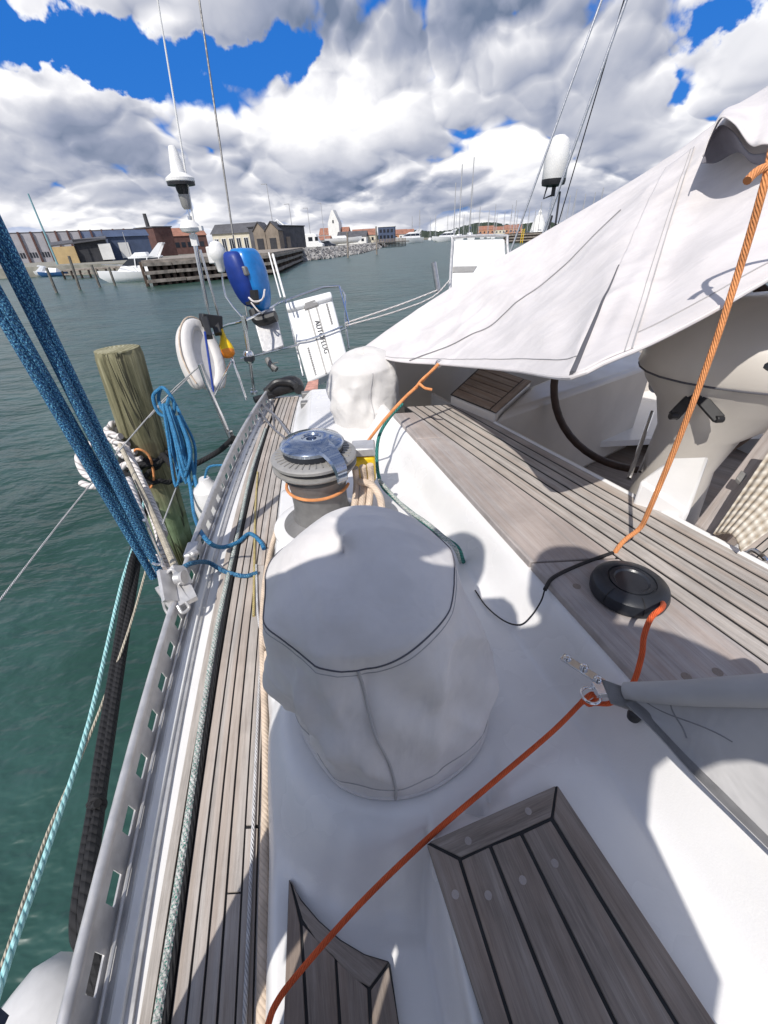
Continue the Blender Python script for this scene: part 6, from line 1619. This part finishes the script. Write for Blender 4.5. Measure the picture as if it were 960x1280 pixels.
# ================================================================== SKY, SUN
world = bpy.data.worlds.new('World'); scene.world = world; world.use_nodes = True
world.cycles.sampling_method = 'MANUAL'; world.cycles.sample_map_resolution = 512
t = NT(world.node_tree); bgn = t.n['Background']; bgn.inputs['Strength'].default_value = .1
SUN_EL, SUN_AZ = R(50), R(27)        # light travels towards +Y, 27 degrees to the right; the sun stands behind the viewer's left shoulder
sky = t.new('ShaderNodeTexSky', sky_type='NISHITA'); sky.sun_disc = False; sky.sun_elevation = SUN_EL
sky.sun_rotation = math.pi+SUN_AZ; sky.dust_density = .6; sky.ozone_density = 2.0
d_ = t.coord('Generated'); x, y_, z_ = t.sep(d_)
el = t.m('MAXIMUM', t.m('ARCSINE', z_), 0.0); az = t.m('ARCTAN2', x, y_)
w_ = t.m('MULTIPLY', t.m('LOGARITHM', t.m('ADD', el, .07), math.e), 1.45)
sx = t.m('MULTIPLY', az, 4.2)
base = t.comb(sx, w_, 3.7)
wrp = t.noise(base, 1.8, 3, .55, 0, True)
vec = t.vm('ADD', base, t.vm('SCALE', t.vm('SUBTRACT', wrp, (.5, .5, .5)), sc=.30))
def puff(v, sc_, det, seed):
    n = t.new('ShaderNodeTexNoise'); n.noise_type = 'RIDGED_MULTIFRACTAL'; n.normalize = True
    t.put(n.inputs['Vector'], t.vm('ADD', v, (seed, seed*.7, 0))); n.inputs['Scale'].default_value = sc_
    n.inputs['Detail'].default_value = det; n.inputs['Roughness'].default_value = .5; n.inputs['Lacunarity'].default_value = 2.2
    n.inputs['Offset'].default_value = 1.0; n.inputs['Gain'].default_value = 1.0
    return t.m('SUBTRACT', 1.0, n.outputs['Fac'])
def px_dir(px, py):
    r_ = ray(px, py).normalized(); return math.atan2(r_.x, r_.y), math.asin(r_.z)
wobx = t.m('MULTIPLY', t.m('SUBTRACT', t.noise(base, 3.0, 5, .55), .5), .24); woby = t.m('MULTIPLY', t.m('SUBTRACT', t.noise(t.vm('ADD', base, (9, 9, 9)), 3.0, 5, .55), .5), .12)
azw = t.m('ADD', az, wobx); elw = t.m('ADD', el, woby)
def blobs(lst):
    acc = None
    for (px, py, rx, ry, amp) in lst:
        a0, e0_ = px_dir(px, py); a1, _ = px_dir(px+rx, py); _, e1_ = px_dir(px, py-ry)
        u_ = t.m('DIVIDE', t.m('SUBTRACT', azw, a0), abs(a1-a0)); v_ = t.m('DIVIDE', t.m('SUBTRACT', elw, e0_), abs(e1_-e0_))
        g_ = t.m('MULTIPLY', t.m('EXPONENT', t.m('MULTIPLY', t.m('ADD', t.m('MULTIPLY', u_, u_), t.m('MULTIPLY', v_, v_)), -1.0)), amp)
        acc = g_ if acc is None else t.m('ADD', acc, g_)
    return acc
n1 = t.noise(vec, 1.05, 3, .5)
p0 = puff(vec, 1.15, 3, 0.0); pu = puff(t.vm('ADD', vec, (-.035, .07, 0)), 1.15, 3, 0.0)
hole = blobs([(50, 30, 85, 30, .50), (110, 72, 75, 30, .50), (190, 84, 60, 22, .30), (325, 66, 58, 36, .55), (262, 80, 35, 45, .40), (925, 18, 44, 26, .52), (845, 118, 36, 20, .22), (575, 152, 50, 14, .10), (520, 78, 60, 30, -.15), (625, 80, 60, 40, -.15),
              (225, 22, 75, 26, -.30), (60, 130, 90, 40, -.25), (480, 60, 120, 60, -.25), (760, 60, 90, 60, -.25), (400, 190, 260, 60, -.14), (800, 200, 160, 50, -.16), (480, 245, 700, 34, -.30), (430, 90, 40, 60, -.3), (610, 60, 50, 60, -.25), (860, 150, 70, 40, -.12), (60, 215, 120, 30, -.15), (590, 8, 60, 30, -.22), (705, 25, 80, 50, -.22), (800, 90, 50, 50, -.15)])
dd = t.m('SUBTRACT', t.m('ADD', t.m('MULTIPLY', n1, .75), t.m('MULTIPLY', p0, .40)), hole)
cover = t.m('MAXIMUM', t.smooth(dd, .22, .38), t.smooth(el, .02, .075, .9, 0.0))
edge = t.smooth(dd, .25, .50, .12, 0.0)                       # thin, sunlit rims
grey = t.m('ADD', t.m('MULTIPLY', t.smooth(t.noise(t.vm('ADD', vec, (2, 6, 1)), .85, 2, .45), .38, .66), .30),
           blobs([(440, 30, 110, 60, .36), (570, 40, 70, 40, .20), (60, 165, 90, 40, .28), (780, 70, 90, 50, .14), (250, 40, 60, 18, .14), (470, 236, 120, 15, .30), (160, 236, 170, 17, .24), (720, 242, 170, 14, .24), (300, 200, 80, 22, .12), (690, 130, 60, 40, .10),
                  (185, 112, 55, 24, -.24), (430, 150, 90, 34, -.22), (600, 175, 60, 25, -.14), (130, 275, 80, 14, -.2), (420, 262, 160, 10, -.12), (60, 92, 70, 20, -.16), (640, 205, 120, 20, -.12), (820, 90, 60, 30, -.10)]))
rel = t.m('MULTIPLY', t.m('SUBTRACT', p0, pu), 1.0)
bri = t.m('ADD', t.m('SUBTRACT', t.m('ADD', .80, rel), grey), edge)
ccol = t.ramp(bri, [(.05, (.17, .22, .33)), (.35, (.34, .38, .50)), (.62, (.58, .60, .68)), (.86, (.90, .90, .94)), (1.0, (1.10, 1.10, 1.10))])
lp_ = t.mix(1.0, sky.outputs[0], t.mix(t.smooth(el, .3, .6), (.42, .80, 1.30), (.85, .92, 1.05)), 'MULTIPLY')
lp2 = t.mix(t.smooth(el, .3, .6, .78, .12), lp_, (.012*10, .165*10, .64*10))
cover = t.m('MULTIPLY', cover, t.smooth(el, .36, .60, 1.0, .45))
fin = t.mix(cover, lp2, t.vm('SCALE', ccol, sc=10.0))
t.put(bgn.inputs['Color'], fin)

sd_ = bpy.data.lights.new('sun', 'SUN'); sd_.energy = 4.3; sd_.angle = R(.53); sd_.color = (1.0, .955, .89)
so = bpy.data.objects.new('sun', sd_); COL.objects.link(so)
dirl = Vector((math.sin(SUN_AZ)*math.cos(SUN_EL), math.cos(SUN_AZ)*math.cos(SUN_EL), -math.sin(SUN_EL)))
so.rotation_euler = dirl.to_track_quat('-Z', 'Y').to_euler(); so.location = (-20, -40, 60)

# ================================================================== THE PERSON TAKING THE PICTURE, A SECOND ONE ADDED (shadow on the covers)
for nm, c_, rg in (('skin', (.55, .36, .27), .5), ('jacket', (.05, .07, .12), .8), ('trousers', (.10, .11, .13), .85), ('hair', (.09, .06, .04), .7), ('shoe', (.05, .05, .05), .6)):
    M[nm] = plain(nm, c_, rg, var=.1, nscale=20)
def skin_mesh(name, verts, edges, radii, mat, parent, root=0, sub_=1):
    me = bpy.data.meshes.new(name); o = bpy.data.objects.new(name, me); COL.objects.link(o)
    off = Vector(parent.get('_org', (0, 0, 0)))
    me.from_pydata([Vector(v)-off for v in verts], edges, [])
    k_ = o.modifiers.new('skin', 'SKIN'); lay = me.skin_vertices[0] if me.skin_vertices else None
    if lay is None:
        bpy.context.view_layer.objects.active = o; o.select_set(True); bpy.context.view_layer.update(); lay = me.skin_vertices[0]
    for i, r_ in enumerate(radii):
        lay.data[i].radius = (r_, r_) if not isinstance(r_, tuple) else r_; lay.data[i].use_root = (i == root)
    k2 = o.modifiers.new('sub', 'SUBSURF'); k2.levels = sub_; k2.render_levels = sub_+1
    me.materials.append(M[mat]); k_.use_smooth_shade = True; o.parent = parent; return o
def person(PX, PYY, zf, H, label, phone):
    per = thing('person', label, 'person', (PX, PYY, zf), world=True)
    z = lambda f: zf+H*f
    RH = [(.17, .12), (.165, .115), (.185, .12), (.12, .09), .058, .075, .088, .055]
    V = [(PX, PYY, z(.50)), (PX, PYY-.01, z(.60)), (PX, PYY, z(.715)), (PX, PYY, z(.80)), (PX, PYY+.02, z(.85)), (PX, PYY+.04, z(.90)), (PX, PYY+.05, z(.955)), (PX, PYY+.05, z(.985))]
    if phone:
        V += [(PX-.19, PYY, z(.785)), (PX-.34, PYY+.08, z(.65)), (PX-.20, PYY+.20, z(.60)), (PX-.10, PYY+.25, 2.585)]
        V += [(PX+.19, PYY, z(.785)), (PX+.40, PYY+.10, z(.65)), (PX+.26, PYY+.20, z(.60)), (PX+.10, PYY+.25, 2.595)]
    else:
        V += [(PX-.18, PYY, z(.785)), (PX-.21, PYY-.05, z(.62)), (PX-.20, PYY-.0, z(.48)), (PX-.19, PYY+.03, z(.43))]
        V += [(PX+.18, PYY, z(.785)), (PX+.21, PYY-.05, z(.62)), (PX+.20, PYY-.0, z(.48)), (PX+.19, PYY+.03, z(.43))]
    V += [(PX-.10, PYY, z(.48)), (PX-.11, PYY+.03, z(.27)), (PX-.12, PYY-.02, z(.05)), (PX-.12, PYY+.12, z(.02)),
          (PX+.10, PYY, z(.48)), (PX+.11, PYY+.03, z(.27)), (PX+.12, PYY-.02, z(.05)), (PX+.12, PYY+.12, z(.02))]
    E_ = [(0, 1), (1, 2), (2, 3), (3, 4), (4, 5), (5, 6), (6, 7), (3, 8), (8, 9), (9, 10), (10, 11), (3, 12), (12, 13), (13, 14), (14, 15), (0, 16), (16, 17), (17, 18), (18, 19), (0, 20), (20, 21), (21, 22), (22, 23)]
    RR = RH+[.075, .050, .038, .026, .075, .050, .038, .026, .095, .065, .048, .04, .095, .065, .048, .04]
    skin_mesh('body', V, E_, RR, 'skin', per, 0, 1)
    def sel(idx, grow, name, mat):
        mp_ = {i: k_ for k_, i in enumerate(idx)}; ed = [(mp_[a_], mp_[b_]) for a_, b_ in E_ if a_ in mp_ and b_ in mp_]
        rr = [(r_[0]+grow, r_[1]+grow) if isinstance(r_, tuple) else r_+grow for r_ in (RR[i] for i in idx)]
        return skin_mesh(name, [V[i] for i in idx], ed, rr, mat, per, 0, 1)
    sel([0, 1, 2, 3, 8, 9, 10, 12, 13, 14], .030, 'jacket', 'jacket' if phone else 'trousers'); sel([0, 16, 17, 18, 20, 21, 22], .016, 'trousers', 'trousers' if phone else 'jacket')
    for sx_ in (-.12, .12):
        s_ = MB(); s_.box((PX+sx_, PYY+.05, zf+.035), (.10, .27, .07), taper=.8); s_.build('shoe', 'shoe', per, bevel=.02)
    s_ = MB(); hcn = Vector((PX, PYY+.045, z(.948)))
    s_.lathe([(.105, -.05), (.112, .02), (.105, .08), (.07, .125), (.001, .14)], 24, Matrix.Translation(hcn+Vector((0, -.018, 0)))); s_.build('hair', 'hair', per)
    for sg in (-1, 1):
        s_ = MB(); s_.lathe([(.001, -.012), (.010, -.006), (.012, 0), (.010, .006), (.001, .012)], 10, Matrix.Translation(hcn+Vector((sg*.033, .083, -.015)))); s_.build('eye', 'black', per)
        s_ = MB(); s_.tube([hcn+Vector((sg*.09, .0, .02)), hcn+Vector((sg*.102, -.01, 0)), hcn+Vector((sg*.09, .0, -.04))], .012, 6); s_.build('ear', 'skin', per)
    s_ = MB(); s_.tube([hcn+Vector((-.025, .082, -.075)), hcn+Vector((0, .092, -.078)), hcn+Vector((.025, .082, -.075))], .005, 6); s_.build('mouth', 'flag_red', per)
    s_ = MB(); s_.tube([hcn+Vector((0, .085, .0)), hcn+Vector((0, .108, -.04)), hcn+Vector((0, .09, -.05))], .012, 8); s_.build('nose', 'skin', per)
    for sg, wi in ((-1, 11), (1, 15)):
        w_ = Vector(V[wi])
        if phone:
            for k_ in range(4):
                s_ = MB(); o_ = Vector((0, 0, .020-.018*k_)); s_.tube([w_+o_, w_+o_+Vector((-sg*.030, .012, .004)), w_+o_+Vector((-sg*.058, .008, .004)), w_+o_+Vector((-sg*.070, -.004, .004))], lambda u: .0085-.002*u, 7, smooth=3); s_.build('finger', 'skin', per)
            s_ = MB(); s_.tube([w_+Vector((0, -.012, .02)), w_+Vector((-sg*.03, -.014, .035)), w_+Vector((-sg*.06, -.010, .04))], .0095, 7, smooth=3); s_.build('thumb', 'skin', per)
        else:
            for k_ in range(4):
                s_ = MB(); o_ = Vector((0, .022-.017*k_, 0)); s_.tube([w_+o_, w_+o_+Vector((sg*.004, .004, -.045)), w_+o_+Vector((-sg*.006, .006, -.08-.008*(k_ in (1, 2))))], lambda u: .0085-.002*u, 7, smooth=3); s_.build('finger', 'skin', per)
            s_ = MB(); s_.tube([w_+Vector((0, .02, .01)), w_+Vector((-sg*.012, .045, -.015)), w_+Vector((-sg*.016, .05, -.045))], .0095, 7, smooth=3); s_.build('thumb', 'skin', per)
    return per
person(-.06, -.33, LOWZ-.01, 1.80, 'person in a dark blue jacket by the winch, holding a phone in both hands', True)
person(-.365, -.14, DK+.004, 1.84, 'unseen person in dark grey beside the one with the phone, added to widen the shadow', False)  # added figure out of view, placed so its shadow fills out the winch cover
# phone
ph = thing('phone', 'dark phone held out in both hands by the person on the side deck', 'phone', tuple(CAM), world=True)
s_ = MB(); ctr = CAM-_f*.012-_U*.03; s_.box(ctr, (.074, .15, .008), Matrix((_R, _U, -_f)).transposed()); s_.build('phone_body', 'black', ph, bevel=.002)

# ================================================================== CAMERA AND RENDER
cam = bpy.data.cameras.new('camera'); co = bpy.data.objects.new('camera', cam); COL.objects.link(co)
mt_ = Matrix((_R, _U, -_f)).transposed().to_4x4(); mt_.translation = CAM; co.matrix_world = mt_
cam.sensor_fit = 'VERTICAL'; cam.sensor_height = 36; cam.sensor_width = 27; cam.lens = 36*F/1280; cam.clip_start = .003; cam.clip_end = 4000
scene.camera = co
scene.view_settings.view_transform = 'Standard'; scene.view_settings.look = 'None'; scene.view_settings.gamma = 1; scene.view_settings.exposure = .03
try: scene.view_settings.use_curve_mapping = False
except Exception: pass
scene.cycles.use_denoising = True
for o in list(bpy.data.objects):
    if '_org' in o: del o['_org']
